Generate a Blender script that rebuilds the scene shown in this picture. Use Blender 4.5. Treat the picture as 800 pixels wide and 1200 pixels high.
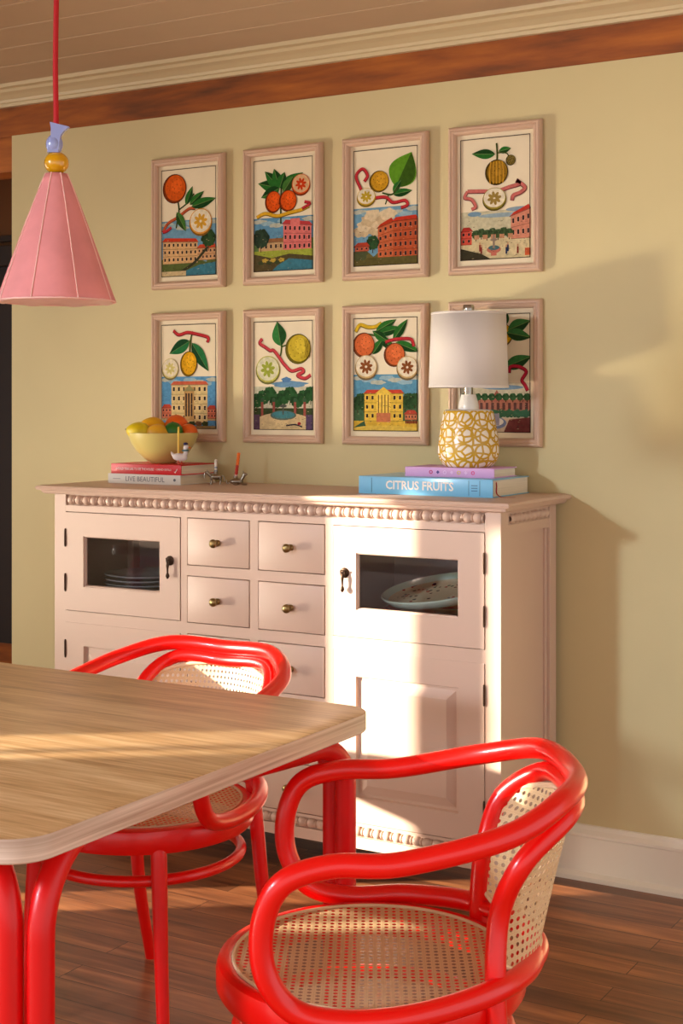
import bpy, bmesh, math, random
from mathutils import Vector, Matrix, noise
random.seed(7)
for o in list(bpy.data.objects): bpy.data.objects.remove(o)
SC = bpy.context.scene
COL = SC.collection
PI = math.pi

# ------------------------------------------------------------------ camera, world, sun, exposure
CAM = Vector((0, -3.732, 1.30))
FWD = Vector((-.506, .8625, 0)).normalized()
cd = bpy.data.cameras.new('camera'); cam = bpy.data.objects.new('camera', cd); COL.objects.link(cam)
cam.location = CAM
cam.rotation_euler = FWD.to_track_quat('-Z', 'Y').to_euler()
cd.sensor_fit = 'VERTICAL'; cd.sensor_height = 36; cd.lens = 36 * 1690 / 1200
cd.shift_y = -(600 - 471) / 1200
cd.clip_start = .05
SC.camera = cam

W = bpy.data.worlds.new('world'); SC.world = W; W.use_nodes = True
W.node_tree.nodes['Background'].inputs[0].default_value = (1.0, .98, .96, 1)
W.node_tree.nodes['Background'].inputs[1].default_value = 1.25

SUN_DIR = Vector((1.4, 1, -.36)).normalized()
sd = bpy.data.lights.new('sun', 'SUN'); sd.energy = 24.0; sd.color = (1, .87, .72); sd.angle = math.radians(.5)
so = bpy.data.objects.new('sun', sd); COL.objects.link(so)
so.rotation_euler = SUN_DIR.to_track_quat('-Z', 'Y').to_euler(); so.location = (-3, -8, 3)

def area(name, loc, to, sx, sy, power, col, spread=180):
    l = bpy.data.lights.new(name, 'AREA'); l.shape = 'RECTANGLE'; l.size = sx; l.size_y = sy; l.energy = power; l.color = col; l.spread = math.radians(spread)
    o = bpy.data.objects.new(name, l); COL.objects.link(o); o.location = loc
    o.rotation_euler = (Vector(to) - Vector(loc)).to_track_quat('-Z', 'Y').to_euler()
    return o
area('low_side_light', (-5.1, -1.95, .42), (-1.10, 0, 1.60), .24, .30, 6.0, (1, .90, .74), 44)
area('rear_window_light', (-3.6, -5.1, 2.2), (-.30, 0, .30), .34, .34, 12, (.76, .86, 1), 50)
area('left_wall_fill', (-5.05, -1.5, 1.3), (-3.4, 0, .8), .9, 1.0, 15, (1, .96, .90), 110)  # fill added to brighten the lower left wall; no window at this spot
area('hall_fill', (-4.6, .8, 2.3), (-4.8, 1.4, .6), .3, .3, 2.0, (1, .8, .55))  # unseen fill added to lift the black hall, not a fitting

SC.view_settings.view_transform = 'Standard'; SC.view_settings.look = 'None'
SC.view_settings.gamma = 1; SC.view_settings.exposure = 0.0
SC.view_settings.use_curve_mapping = False

# ------------------------------------------------------------------ materials
def lin(c):
    return tuple((x / 12.92 if x <= .04045 else ((x + .055) / 1.055) ** 2.4) for x in [v / 255 for v in c])
MC = {}
def mat(name, rgb, rough=.5, metal=0, spec=.5, coat=0, noise_amt=0, nscale=8, bump=0, bscale=60, sheen=0, sub=0, aniso=None):
    if name in MC: return MC[name]
    m = bpy.data.materials.new(name); m.use_nodes = True; nt = m.node_tree; b = nt.nodes['Principled BSDF']
    c = lin(rgb)
    b.inputs['Base Color'].default_value = (*c, 1); b.inputs['Roughness'].default_value = rough
    b.inputs['Metallic'].default_value = metal; b.inputs['Specular IOR Level'].default_value = spec
    b.inputs['Coat Weight'].default_value = coat; b.inputs['Coat Roughness'].default_value = .12
    if sub:
        b.inputs['Subsurface Weight'].default_value = sub; b.inputs['Subsurface Scale'].default_value = .01
    tc = nt.nodes.new('ShaderNodeTexCoord')
    mp = nt.nodes.new('ShaderNodeMapping'); nt.links.new(tc.outputs['Object'], mp.inputs[0])
    if aniso: mp.inputs['Scale'].default_value = aniso
    if noise_amt:
        n = nt.nodes.new('ShaderNodeTexNoise'); n.inputs['Scale'].default_value = nscale; n.inputs['Detail'].default_value = 5
        nt.links.new(mp.outputs[0], n.inputs['Vector'])
        r = nt.nodes.new('ShaderNodeValToRGB')
        r.color_ramp.elements[0].position = .3; r.color_ramp.elements[1].position = .7
        r.color_ramp.elements[0].color = (*[x * (1 - noise_amt) for x in c], 1)
        r.color_ramp.elements[1].color = (*[min(1, x * (1 + noise_amt)) for x in c], 1)
        nt.links.new(n.outputs[0], r.inputs[0]); nt.links.new(r.outputs[0], b.inputs['Base Color'])
    if bump:
        n2 = nt.nodes.new('ShaderNodeTexNoise'); n2.inputs['Scale'].default_value = bscale; n2.inputs['Detail'].default_value = 4
        nt.links.new(mp.outputs[0], n2.inputs['Vector'])
        bp = nt.nodes.new('ShaderNodeBump'); bp.inputs['Strength'].default_value = bump; bp.inputs['Distance'].default_value = .002
        nt.links.new(n2.outputs[0], bp.inputs['Height']); nt.links.new(bp.outputs[0], b.inputs['Normal'])
    MC[name] = m
    return m

def wood(name, dark, light, mid=None, scale=(1.2, 14, 14), rough=.4, rings=6, coat=0, planks=None, bump=.15):
    m = bpy.data.materials.new(name); m.use_nodes = True; nt = m.node_tree; b = nt.nodes['Principled BSDF']; L = nt.links.new
    tc = nt.nodes.new('ShaderNodeTexCoord'); mp = nt.nodes.new('ShaderNodeMapping'); L(tc.outputs['Object'], mp.inputs[0])
    mp.inputs['Scale'].default_value = scale
    vec = mp.outputs[0]
    if planks:
        br = nt.nodes.new('ShaderNodeTexBrick'); L(tc.outputs['Object'], br.inputs['Vector'])
        br.inputs['Scale'].default_value = 1; br.inputs['Brick Width'].default_value = planks[0]; br.inputs['Row Height'].default_value = planks[1]
        br.inputs['Mortar Size'].default_value = .0012; br.inputs['Mortar Smooth'].default_value = .2; br.inputs['Bias'].default_value = 0
        br.inputs['Color1'].default_value = (.0, .0, .0, 1); br.inputs['Color2'].default_value = (1, 1, 1, 1); br.inputs['Mortar'].default_value = (.5, .5, .5, 1)
        br.offset = .37; br.offset_frequency = 2
        ad = nt.nodes.new('ShaderNodeVectorMath'); ad.operation = 'MULTIPLY_ADD'
        L(br.outputs['Color'], ad.inputs[0]); ad.inputs[1].default_value = (7, 3, 5); L(vec, ad.inputs[2]); vec = ad.outputs[0]
    n = nt.nodes.new('ShaderNodeTexNoise'); n.inputs['Scale'].default_value = 1; n.inputs['Detail'].default_value = 8; n.inputs['Distortion'].default_value = .4
    n.inputs['Roughness'].default_value = .6
    L(vec, n.inputs['Vector'])
    w = nt.nodes.new('ShaderNodeTexNoise'); w.inputs['Scale'].default_value = rings; w.inputs['Detail'].default_value = 6; L(vec, w.inputs['Vector'])
    mx = nt.nodes.new('ShaderNodeMath'); mx.operation = 'MULTIPLY_ADD'; L(w.outputs[0], mx.inputs[0]); mx.inputs[1].default_value = .45
    m2 = nt.nodes.new('ShaderNodeMath'); m2.operation = 'MULTIPLY'; L(n.outputs[0], m2.inputs[0]); m2.inputs[1].default_value = .6; L(m2.outputs[0], mx.inputs[2])
    r = nt.nodes.new('ShaderNodeValToRGB'); L(mx.outputs[0], r.inputs[0]); cr = r.color_ramp
    cr.elements[0].position = .38; cr.elements[0].color = (*lin(dark), 1); cr.elements[1].position = .66; cr.elements[1].color = (*lin(light), 1)
    if mid:
        e = cr.elements.new(.52); e.color = (*lin(mid), 1)
    out = r.outputs[0]
    if planks:
        hs = nt.nodes.new('ShaderNodeHueSaturation'); L(out, hs.inputs['Color'])
        mr = nt.nodes.new('ShaderNodeMapRange'); L(br.outputs['Color'], mr.inputs[0]); mr.inputs[3].default_value = .72; mr.inputs[4].default_value = 1.25
        L(mr.outputs[0], hs.inputs['Value'])
        mm = nt.nodes.new('ShaderNodeMix'); mm.data_type = 'RGBA'; L(br.outputs['Fac'], mm.inputs[0]); L(hs.outputs[0], mm.inputs[6]); mm.inputs[7].default_value = (*lin((45, 24, 12)), 1)
        out = mm.outputs[2]
    L(out, b.inputs['Base Color']); b.inputs['Roughness'].default_value = rough; b.inputs['Coat Weight'].default_value = coat
    b.inputs['Coat Roughness'].default_value = .25
    bp = nt.nodes.new('ShaderNodeBump'); bp.inputs['Strength'].default_value = bump; bp.inputs['Distance'].default_value = .001
    L(mx.outputs[0], bp.inputs['Height']); L(bp.outputs[0], b.inputs['Normal'])
    MC[name] = m
    return m

def cane_mat():
    m = bpy.data.materials.new('woven_cane'); m.use_nodes = True; nt = m.node_tree; b = nt.nodes['Principled BSDF']; L = nt.links.new
    P = .0125
    uv = nt.nodes.new('ShaderNodeUVMap'); uv.uv_map = 'UVMap'
    def vm(op, a, c=None):
        n = nt.nodes.new('ShaderNodeVectorMath'); n.operation = op
        L(a, n.inputs[0])
        if c is not None:
            if isinstance(c, tuple): n.inputs[1].default_value = c
            else: L(c, n.inputs[1])
        return n
    def ma(op, a, v=None):
        n = nt.nodes.new('ShaderNodeMath'); n.operation = op; L(a, n.inputs[0])
        if v is not None:
            if isinstance(v, (int, float)): n.inputs[1].default_value = v
            else: L(v, n.inputs[1])
        return n.outputs[0]
    s = vm('SCALE', uv.outputs[0]); s.inputs['Scale'].default_value = 1 / P
    fr = vm('FRACTION', s.outputs[0]); ce = vm('SUBTRACT', fr.outputs[0], (.5, .5, 0)); ab = vm('ABSOLUTE', ce.outputs[0])
    sx = nt.nodes.new('ShaderNodeSeparateXYZ'); L(ab.outputs[0], sx.inputs[0])
    mxx = ma('MAXIMUM', sx.outputs[0], sx.outputs[1])
    sm = ma('MULTIPLY', ma('ADD', sx.outputs[0], sx.outputs[1]), .74)
    octa = ma('MAXIMUM', mxx, sm)
    hole = ma('LESS_THAN', octa, .265)
    # strands: thin dark lines between parallel canes
    e1 = ma('GREATER_THAN', ma('SINE', ma('MULTIPLY', sx.outputs[0], 2 * PI * 5)), .75)
    e2 = ma('GREATER_THAN', ma('SINE', ma('MULTIPLY', sx.outputs[1], 2 * PI * 5)), .75)
    ed = ma('MAXIMUM', e1, e2)
    mm = nt.nodes.new('ShaderNodeMix'); mm.data_type = 'RGBA'; L(ma('MULTIPLY', ed, .35), mm.inputs[0])
    mm.inputs[6].default_value = (*lin((236, 208, 160)), 1); mm.inputs[7].default_value = (*lin((150, 105, 60)), 1)
    L(mm.outputs[2], b.inputs['Base Color']); b.inputs['Roughness'].default_value = .42
    bp = nt.nodes.new('ShaderNodeBump'); bp.inputs['Distance'].default_value = .001; bp.inputs['Strength'].default_value = .5
    L(ma('SUBTRACT', octa, ma('MULTIPLY', ed, .2)), bp.inputs['Height']); L(bp.outputs[0], b.inputs['Normal'])
    tr = nt.nodes.new('ShaderNodeBsdfTransparent'); ms = nt.nodes.new('ShaderNodeMixShader')
    tl = nt.nodes.new('ShaderNodeBsdfTranslucent'); tl.inputs[0].default_value = (*lin((236, 200, 150)), 1)
    m3 = nt.nodes.new('ShaderNodeMixShader'); m3.inputs[0].default_value = .25; L(b.outputs[0], m3.inputs[1]); L(tl.outputs[0], m3.inputs[2])
    L(hole, ms.inputs[0]); L(m3.outputs[0], ms.inputs[1]); L(tr.outputs[0], ms.inputs[2])
    L(ms.outputs[0], nt.nodes['Material Output'].inputs[0])
    MC['cane'] = m
    return m

def glass_mat():
    m = bpy.data.materials.new('door_glass'); m.use_nodes = True; nt = m.node_tree; L = nt.links.new
    nt.nodes.remove(nt.nodes['Principled BSDF'])
    t = nt.nodes.new('ShaderNodeBsdfTransparent'); t.inputs[0].default_value = (.93, .95, .97, 1)
    g = nt.nodes.new('ShaderNodeBsdfGlossy'); g.inputs['Roughness'].default_value = .03; g.inputs[0].default_value = (1, 1, 1, 1)
    f = nt.nodes.new('ShaderNodeFresnel'); f.inputs[0].default_value = 1.32
    ms = nt.nodes.new('ShaderNodeMixShader'); L(f.outputs[0], ms.inputs[0]); L(t.outputs[0], ms.inputs[1]); L(g.outputs[0], ms.inputs[2])
    L(ms.outputs[0], nt.nodes['Material Output'].inputs[0]); return m

def lamp_pattern():
    m = bpy.data.materials.new('yellow_lattice_glaze'); m.use_nodes = True; nt = m.node_tree; b = nt.nodes['Principled BSDF']; L = nt.links.new
    uv = nt.nodes.new('ShaderNodeUVMap'); uv.uv_map = 'UVMap'
    mp = nt.nodes.new('ShaderNodeMapping'); L(uv.outputs[0], mp.inputs[0]); mp.inputs['Scale'].default_value = (20, 7, 1)
    def vor(scale, rnd):
        v = nt.nodes.new('ShaderNodeTexVoronoi'); v.feature = 'DISTANCE_TO_EDGE'; v.voronoi_dimensions = '2D'; v.inputs['Scale'].default_value = scale; v.inputs['Randomness'].default_value = rnd
        L(mp.outputs[0], v.inputs['Vector']); return v.outputs['Distance']
    def lt(a, v):
        n = nt.nodes.new('ShaderNodeMath'); n.operation = 'LESS_THAN'; L(a, n.inputs[0]); n.inputs[1].default_value = v; return n.outputs[0]
    a = lt(vor(1.0, .62), .115)
    b2 = nt.nodes.new('ShaderNodeTexVoronoi'); b2.feature = 'F1'; b2.voronoi_dimensions = '2D'; b2.inputs['Scale'].default_value = .5; b2.inputs['Randomness'].default_value = .0
    L(mp.outputs[0], b2.inputs['Vector'])
    s = nt.nodes.new('ShaderNodeMath'); s.operation = 'SUBTRACT'; L(b2.outputs['Distance'], s.inputs[0]); s.inputs[1].default_value = .44
    ab = nt.nodes.new('ShaderNodeMath'); ab.operation = 'ABSOLUTE'; L(s.outputs[0], ab.inputs[0])
    c = lt(ab.outputs[0], .06)
    mx = nt.nodes.new('ShaderNodeMath'); mx.operation = 'MAXIMUM'; L(a, mx.inputs[0]); L(c, mx.inputs[1])
    mm = nt.nodes.new('ShaderNodeMix'); mm.data_type = 'RGBA'; L(mx.outputs[0], mm.inputs[0])
    mm.inputs[6].default_value = (*lin((238, 226, 205)), 1); mm.inputs[7].default_value = (*lin((196, 152, 30)), 1)
    L(mm.outputs[2], b.inputs['Base Color']); b.inputs['Roughness'].default_value = .25
    bp = nt.nodes.new('ShaderNodeBump'); bp.inputs['Distance'].default_value = .0015; bp.inputs['Strength'].default_value = .6; bp.invert = True
    L(mx.outputs[0], bp.inputs['Height']); L(bp.outputs[0], b.inputs['Normal'])
    return m

def confetti_mat():
    m = bpy.data.materials.new('speckled_tray'); m.use_nodes = True; nt = m.node_tree; b = nt.nodes['Principled BSDF']; L = nt.links.new
    tc = nt.nodes.new('ShaderNodeTexCoord')
    v = nt.nodes.new('ShaderNodeTexVoronoi'); v.inputs['Scale'].default_value = 75; L(tc.outputs['Object'], v.inputs['Vector'])
    r = nt.nodes.new('ShaderNodeValToRGB'); r.color_ramp.interpolation = 'CONSTANT'
    sx = nt.nodes.new('ShaderNodeSeparateColor'); L(v.outputs['Color'], sx.inputs[0]); L(sx.outputs[0], r.inputs[0])
    base = lin((242, 218, 168)); cs = [(0, base), (.42, lin((180, 40, 30))), (.52, base), (.68, lin((40, 90, 60))), (.75, lin((40, 30, 60))), (.83, base), (.93, lin((120, 60, 40)))]
    r.color_ramp.elements[0].color = (*base, 1); r.color_ramp.elements[1].position = .42; r.color_ramp.elements[1].color = (*cs[1][1], 1)
    for p, c in cs[2:]:
        e = r.color_ramp.elements.new(p); e.color = (*c, 1)
    lt = nt.nodes.new('ShaderNodeMath'); lt.operation = 'LESS_THAN'; L(v.outputs['Distance'], lt.inputs[0]); lt.inputs[1].default_value = .42
    mm = nt.nodes.new('ShaderNodeMix'); mm.data_type = 'RGBA'; L(lt.outputs[0], mm.inputs[0]); mm.inputs[6].default_value = (*base, 1); L(r.outputs[0], mm.inputs[7])
    L(mm.outputs[2], b.inputs['Base Color']); b.inputs['Roughness'].default_value = .25
    return m

M_wall = mat('wall_paint', (209, 193, 144), .75, noise_amt=.03, nscale=3, bump=.05, bscale=200)
M_ceil = mat('ceiling_paint', (196, 170, 138), .7, noise_amt=.03, nscale=5)
M_crown = mat('crown_paint', (210, 192, 150), .5)
M_base = mat('baseboard_paint', (240, 233, 214), .35)
M_beam = wood('beam_wood', (92, 46, 6), (182, 102, 24), (148, 76, 12), scale=(1.2, 5, 9), rough=.6, rings=3, bump=.4)
M_floor = wood('floor_wood', (96, 56, 32), (170, 110, 68), (134, 82, 50), scale=(1.4, 15, 15), rough=.30, rings=3, planks=(1.1, .083), bump=.12)
M_oak = wood('oak_top', (176, 132, 84), (232, 196, 146), (210, 168, 116), scale=(1.6, 26, 26), rough=.36, rings=5)
M_oakedge = wood('oak_edge', (178, 148, 126), (226, 204, 184), (204, 178, 156), scale=(1.5, 1.5, 90), rough=.42, rings=2)
M_red = mat('red_lacquer', (236, 8, 4), .28, spec=.5, coat=.2)
M_redmetal = mat('red_powder_coat', (222, 6, 8), .36, spec=.4, coat=.1)
M_cab = mat('sideboard_paint', (206, 176, 155), .45, noise_amt=.02, nscale=4, bump=.04, bscale=120)
M_cabin = mat('sideboard_inside', (186, 168, 160), .7)
M_brass = mat('aged_brass', (150, 128, 84), .3, metal=1)
M_iron = mat('dark_bronze', (70, 52, 40), .4, metal=.9)
M_frame = mat('frame_paint', (204, 170, 142), .5, noise_amt=.02, nscale=30, bump=.1, aniso=(1, 1, 1))
M_paper = mat('print_paper', (228, 212, 178), .85, noise_amt=.03, nscale=12)
M_pink = mat('pink_paper_shade', (226, 142, 138), .8, noise_amt=.09, nscale=14, bump=.15, bscale=40)
M_seam = mat('shade_seam', (244, 196, 182), .8)
M_cord = mat('red_cord', (190, 10, 20), .7)
M_blueg = mat('blue_ceramic', (150, 160, 205), .2, coat=.5)
M_yelg = mat('yellow_ceramic', (222, 160, 10), .15, coat=.6, noise_amt=.08, nscale=30)
M_bowl = mat('olive_cream_glaze', (214, 196, 118), .3, coat=.3)
M_linen = mat('white_linen_shade', (222, 212, 200), .85, bump=.12, bscale=500)
M_white = mat('white_glaze', (235, 226, 212), .2, coat=.4)
M_steel = mat('brushed_steel', (170, 165, 155), .25, metal=1)
M_china = mat('white_china', (225, 225, 225), .15, coat=.5)
M_silver = mat('tarnished_silver', (160, 150, 135), .28, metal=1)
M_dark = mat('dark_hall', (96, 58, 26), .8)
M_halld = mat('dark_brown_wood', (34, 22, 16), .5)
M_cane = cane_mat(); M_glass = glass_mat(); M_lat = lamp_pattern(); M_conf = confetti_mat()

# ------------------------------------------------------------------ helpers
WL = {}
def wl(p):
    return WL.get(p.name, Vector((0, 0, 0))) if p else Vector((0, 0, 0))
def thing(name, label, cat, loc=(0, 0, 0), group=None):
    o = bpy.data.objects.new(name, None); COL.objects.link(o); o.location = loc; o.empty_display_size = .05
    o['label'] = label; o['category'] = cat
    if group: o['group'] = group
    WL[o.name] = Vector(loc); return o
def tag(o, label, cat, group=None, kind=None):
    o['label'] = label; o['category'] = cat
    if group: o['group'] = group
    if kind: o['kind'] = kind
    return o
def obj(name, bm, mats, parent=None, smooth=True, origin=None, local=False, label=None, normals=True):
    """verts of bm are in world space unless local; they are moved into the parent's space"""
    if not isinstance(mats, (list, tuple)): mats = [mats]
    off = Vector((0, 0, 0)) if local else wl(parent)
    if origin is not None and parent is None: off = Vector(origin)
    if off.length: bmesh.ops.translate(bm, verts=bm.verts, vec=-off)
    if normals: bmesh.ops.recalc_face_normals(bm, faces=bm.faces)
    me = bpy.data.meshes.new(name); bm.to_mesh(me); bm.free()
    for m in mats: me.materials.append(m)
    if smooth:
        for p in me.polygons: p.use_smooth = True
        me.set_sharp_from_angle(angle=math.radians(38))
    o = bpy.data.objects.new(name, me); COL.objects.link(o)
    if parent: o.parent = parent; WL[o.name] = off
    elif origin is not None: o.location = origin; WL[o.name] = Vector(origin)
    if label: o['label'] = label
    return o
def NB(): return bmesh.new()
def UVL(bm):
    l = bm.loops.layers.uv.get('UVMap')
    return l if l else bm.loops.layers.uv.new('UVMap')
def box(bm, x0, x1, y0, y1, z0, z1, bev=0, mi=0, seg=2):
    vs = [bm.verts.new((x, y, z)) for z in (z0, z1) for x, y in ((x0, y0), (x1, y0), (x1, y1), (x0, y1))]
    fs = [(0, 3, 2, 1), (4, 5, 6, 7), (0, 1, 5, 4), (1, 2, 6, 5), (2, 3, 7, 6), (3, 0, 4, 7)]
    F = [bm.faces.new([vs[i] for i in f]) for f in fs]
    for f in F: f.material_index = mi
    if bev:
        es = list({e for f in F for e in f.edges})
        r = bmesh.ops.bevel(bm, geom=es, offset=bev, segments=seg, profile=.5, affect='EDGES')
        for f in r['faces']: f.material_index = mi
    return bm
def prism(bm, poly, axis, a0, a1, mi=0):
    """poly: 2D points; axis: 0,1,2 extrude axis"""
    def P(p, a):
        if axis == 0: return (a, p[0], p[1])
        if axis == 1: return (p[0], a, p[1])
        return (p[0], p[1], a)
    A = [bm.verts.new(P(p, a0)) for p in poly]; B = [bm.verts.new(P(p, a1)) for p in poly]
    n = len(poly)
    fs = [bm.faces.new(A), bm.faces.new(B)]
    for i in range(n): fs.append(bm.faces.new((A[i], A[(i + 1) % n], B[(i + 1) % n], B[i])))
    for f in fs: f.material_index = mi
    return bm
def spline(c, n=8, closed=False):
    c = [Vector(p) for p in c]
    if closed: e = [c[-1]] + c + [c[0], c[1]]
    else: e = [2 * c[0] - c[1]] + c + [2 * c[-1] - c[-2]]
    o = []
    for i in range(1, len(e) - 2):
        p0, p1, p2, p3 = e[i - 1:i + 3]
        for k in range(n):
            t = k / n
            o.append(.5 * (2 * p1 + (p2 - p0) * t + (2 * p0 - 5 * p1 + 4 * p2 - p3) * t * t + (-p0 + 3 * p1 - 3 * p2 + p3) * t ** 3))
    if not closed: o.append(c[-1])
    return o
def tube(bm, pts, r, seg=12, closed=False, mi=0, cap=True, flat=1.0):
    pts = [Vector(p) for p in pts]; n = len(pts)
    rr = r if isinstance(r, (list, tuple)) else [r] * n
    T = []
    for i in range(n):
        if closed: t = pts[(i + 1) % n] - pts[i - 1]
        else: t = pts[min(i + 1, n - 1)] - pts[max(i - 1, 0)]
        T.append(t.normalized())
    up = Vector((0, 0, 1)) if abs(T[0].z) < .9 else Vector((1, 0, 0))
    N = (up - T[0] * up.dot(T[0])).normalized()
    Ns = [N]
    for i in range(1, n):
        N = Ns[-1] - T[i] * Ns[-1].dot(T[i]); Ns.append(N.normalized())
    tw = 0
    if closed:
        e = Ns[-1] - T[0] * Ns[-1].dot(T[0]); e.normalize()
        tw = math.atan2(e.cross(Ns[0]).dot(T[0]), e.dot(Ns[0]))
    R = []
    for i in range(n):
        a0 = tw * i / n; B = T[i].cross(Ns[i]); ring = []
        for k in range(seg):
            a = 2 * PI * k / seg + a0
            ring.append(bm.verts.new(pts[i] + Ns[i] * math.cos(a) * rr[i] + B * math.sin(a) * rr[i] * flat))
        R.append(ring)
    m = n if closed else n - 1
    for i in range(m):
        A, B = R[i], R[(i + 1) % n]
        for k in range(seg):
            f = bm.faces.new((A[k], A[(k + 1) % seg], B[(k + 1) % seg], B[k])); f.material_index = mi
    if not closed and cap:
        bm.faces.new(R[0]).material_index = mi; bm.faces.new(R[-1]).material_index = mi
    return bm
def lathe(bm, prof, c=(0, 0, 0), seg=40, mi=0, uv=False, close=False):
    c = Vector(c); R = []
    for r, z in prof:
        if r < 1e-6: R.append([bm.verts.new(c + Vector((0, 0, z)))])
        else: R.append([bm.verts.new(c + Vector((r * math.cos(2 * PI * k / seg), r * math.sin(2 * PI * k / seg), z))) for k in range(seg)])
    ul = UVL(bm) if uv else None
    zs = [p[1] for p in prof]; z0, z1 = min(zs), max(zs)
    for i in range(len(R) - 1):
        A, B = R[i], R[i + 1]
        for k in range(seg):
            if len(A) == 1 and len(B) == 1: continue
            if len(A) == 1: vs = (A[0], B[(k + 1) % seg], B[k])
            elif len(B) == 1: vs = (A[k], A[(k + 1) % seg], B[0])
            else: vs = (A[k], A[(k + 1) % seg], B[(k + 1) % seg], B[k])
            f = bm.faces.new(vs); f.material_index = mi
            if uv and len(vs) == 4:
                q = [(k / seg, i), ((k + 1) / seg, i), ((k + 1) / seg, i + 1), (k / seg, i + 1)]
                for lp, (u, j) in zip(f.loops, q): lp[ul].uv = (u, (prof[j][1] - z0) / (z1 - z0))
    return bm
def ellipsoid(bm, c, r, rot=None, seg=20, mi=0, fn=None):
    c = Vector(c); M = rot or Matrix.Identity(3); n = seg // 2; R = []
    for i in range(n + 1):
        th = PI * i / n; ring = []
        for k in range(1 if i in (0, n) else seg):
            a = 2 * PI * k / seg
            d = Vector((math.sin(th) * math.cos(a), math.sin(th) * math.sin(a), math.cos(th)))
            s = fn(d) if fn else 1
            ring.append(bm.verts.new(c + M @ Vector((d.x * r[0] * s, d.y * r[1] * s, d.z * r[2] * s))))
        R.append(ring)
    for i in range(n):
        A, B = R[i], R[i + 1]
        for k in range(seg):
            if len(A) == 1: vs = (A[0], B[k], B[(k + 1) % seg])
            elif len(B) == 1: vs = (A[k], B[0], A[(k + 1) % seg])
            else: vs = (A[k], B[k], B[(k + 1) % seg], A[(k + 1) % seg])
            bm.faces.new(vs).material_index = mi
    return bm
def frame_ring(bm, x0, x1, z0, z1, prof, mi=0):
    """mitred rectangular frame in the XZ plane; prof = [(inset, y), ...] closed section"""
    n = len(prof); cs = []
    for sx, sz in ((0, 0), (1, 0), (1, 1), (0, 1)):
        ring = []
        for ins, y in prof:
            X = x0 + ins if sx == 0 else x1 - ins; Z = z0 + ins if sz == 0 else z1 - ins
            ring.append(bm.verts.new((X, y, Z)))
        cs.append(ring)
    for i in range(4):
        A, B = cs[i], cs[(i + 1) % 4]
        for k in range(n): bm.faces.new((A[k], A[(k + 1) % n], B[(k + 1) % n], B[k])).material_index = mi
    return bm
def struct(name, bm, m, smooth=False):
    o = obj(name, bm, m, smooth=smooth); o['kind'] = 'structure'; return o
def text_mesh(s, width, height, origin, ax, az, m, parent, name='lettering', depth=.0004, bold=0):
    """lettering fitted into width x height, origin = lower-left, ax/az = directions of reading and of up"""
    c = bpy.data.curves.new('t', 'FONT'); c.body = s; c.size = 1; c.resolution_u = 2; c.offset = bold
    t = bpy.data.objects.new('t', c); COL.objects.link(t)
    dg = bpy.context.evaluated_depsgraph_get(); me = bpy.data.meshes.new_from_object(t.evaluated_get(dg))
    bpy.data.objects.remove(t)
    bm = NB(); bm.from_mesh(me)
    xs = [v.co.x for v in bm.verts]; ys = [v.co.y for v in bm.verts]
    x0, x1, y0, y1 = min(xs), max(xs), min(ys), max(ys)
    ax, az = Vector(ax).normalized(), Vector(az).normalized(); nn = ax.cross(az)
    for v in bm.verts: v.co = Vector(origin) + ax * ((v.co.x - x0) / (x1 - x0) * width) + az * ((v.co.y - y0) / (y1 - y0) * height) + nn * depth
    bmesh.ops.remove_doubles(bm, verts=bm.verts, dist=1e-6)
    o = obj(name, bm, m, parent, smooth=False, normals=False)
    return o
def copy_tree(o, parent=None):
    c = o.copy(); COL.objects.link(c); c.parent = parent
    for ch in list(o.children): copy_tree(ch, c)
    return c

# ------------------------------------------------------------------ room
CZ = 2.38
WX0 = -3.513                                     # left end of the painted wall
bm = NB(); box(bm, WX0, 1.6, .0, .12, 0, 2.222); struct('wall_back', bm, M_wall)
bm = NB(); box(bm, -7, 1.6, -7, 3.2, -.05, 0); struct('floor', bm, M_floor)
bm = NB(); box(bm, -7, 1.6, -5.3, 3.2, CZ, CZ + .08)
y = -.27
while y > -5.2:
    box(bm, -7, 1.5, y - .005, y + .005, CZ - .002, CZ + .002, mi=1); y -= .178
struct('ceiling', bm, [M_ceil, mat('ceiling_bead', (198, 173, 141), .7)])
# exposed wood header above the wall, running on over the opening
bm = NB(); box(bm, -7, 1.6, .006, .15, 2.222, CZ); o = struct('trim_1', bm, M_beam)
bm = NB(); box(bm, -7, WX0 + .02, .012, .13, 2.10, 2.222); struct('trim_2', bm, M_beam)
# crown moulding
prof = [(0.006, 2.322), (-.010, 2.322), (-.012, 2.332), (-.020, 2.334), (-.024, 2.342), (-.044, 2.352), (-.064, 2.358), (-.072, 2.366), (-.092, 2.368), (-.094, CZ), (.006, CZ)]
bm = NB(); prism(bm, prof, 0, -7, 1.5); struct('trim_3', bm, M_crown)
# baseboard
prof = [(0, 0), (-.028, 0), (-.027, .012), (-.017, .020), (-.015, .022), (-.015, .116), (-.019, .119), (-.019, .126), (-.010, .136), (-.006, .146), (0, .148)]
bm = NB(); prism(bm, prof, 0, WX0, 1.5); struct('baseboard_back', bm, M_base)
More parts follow.
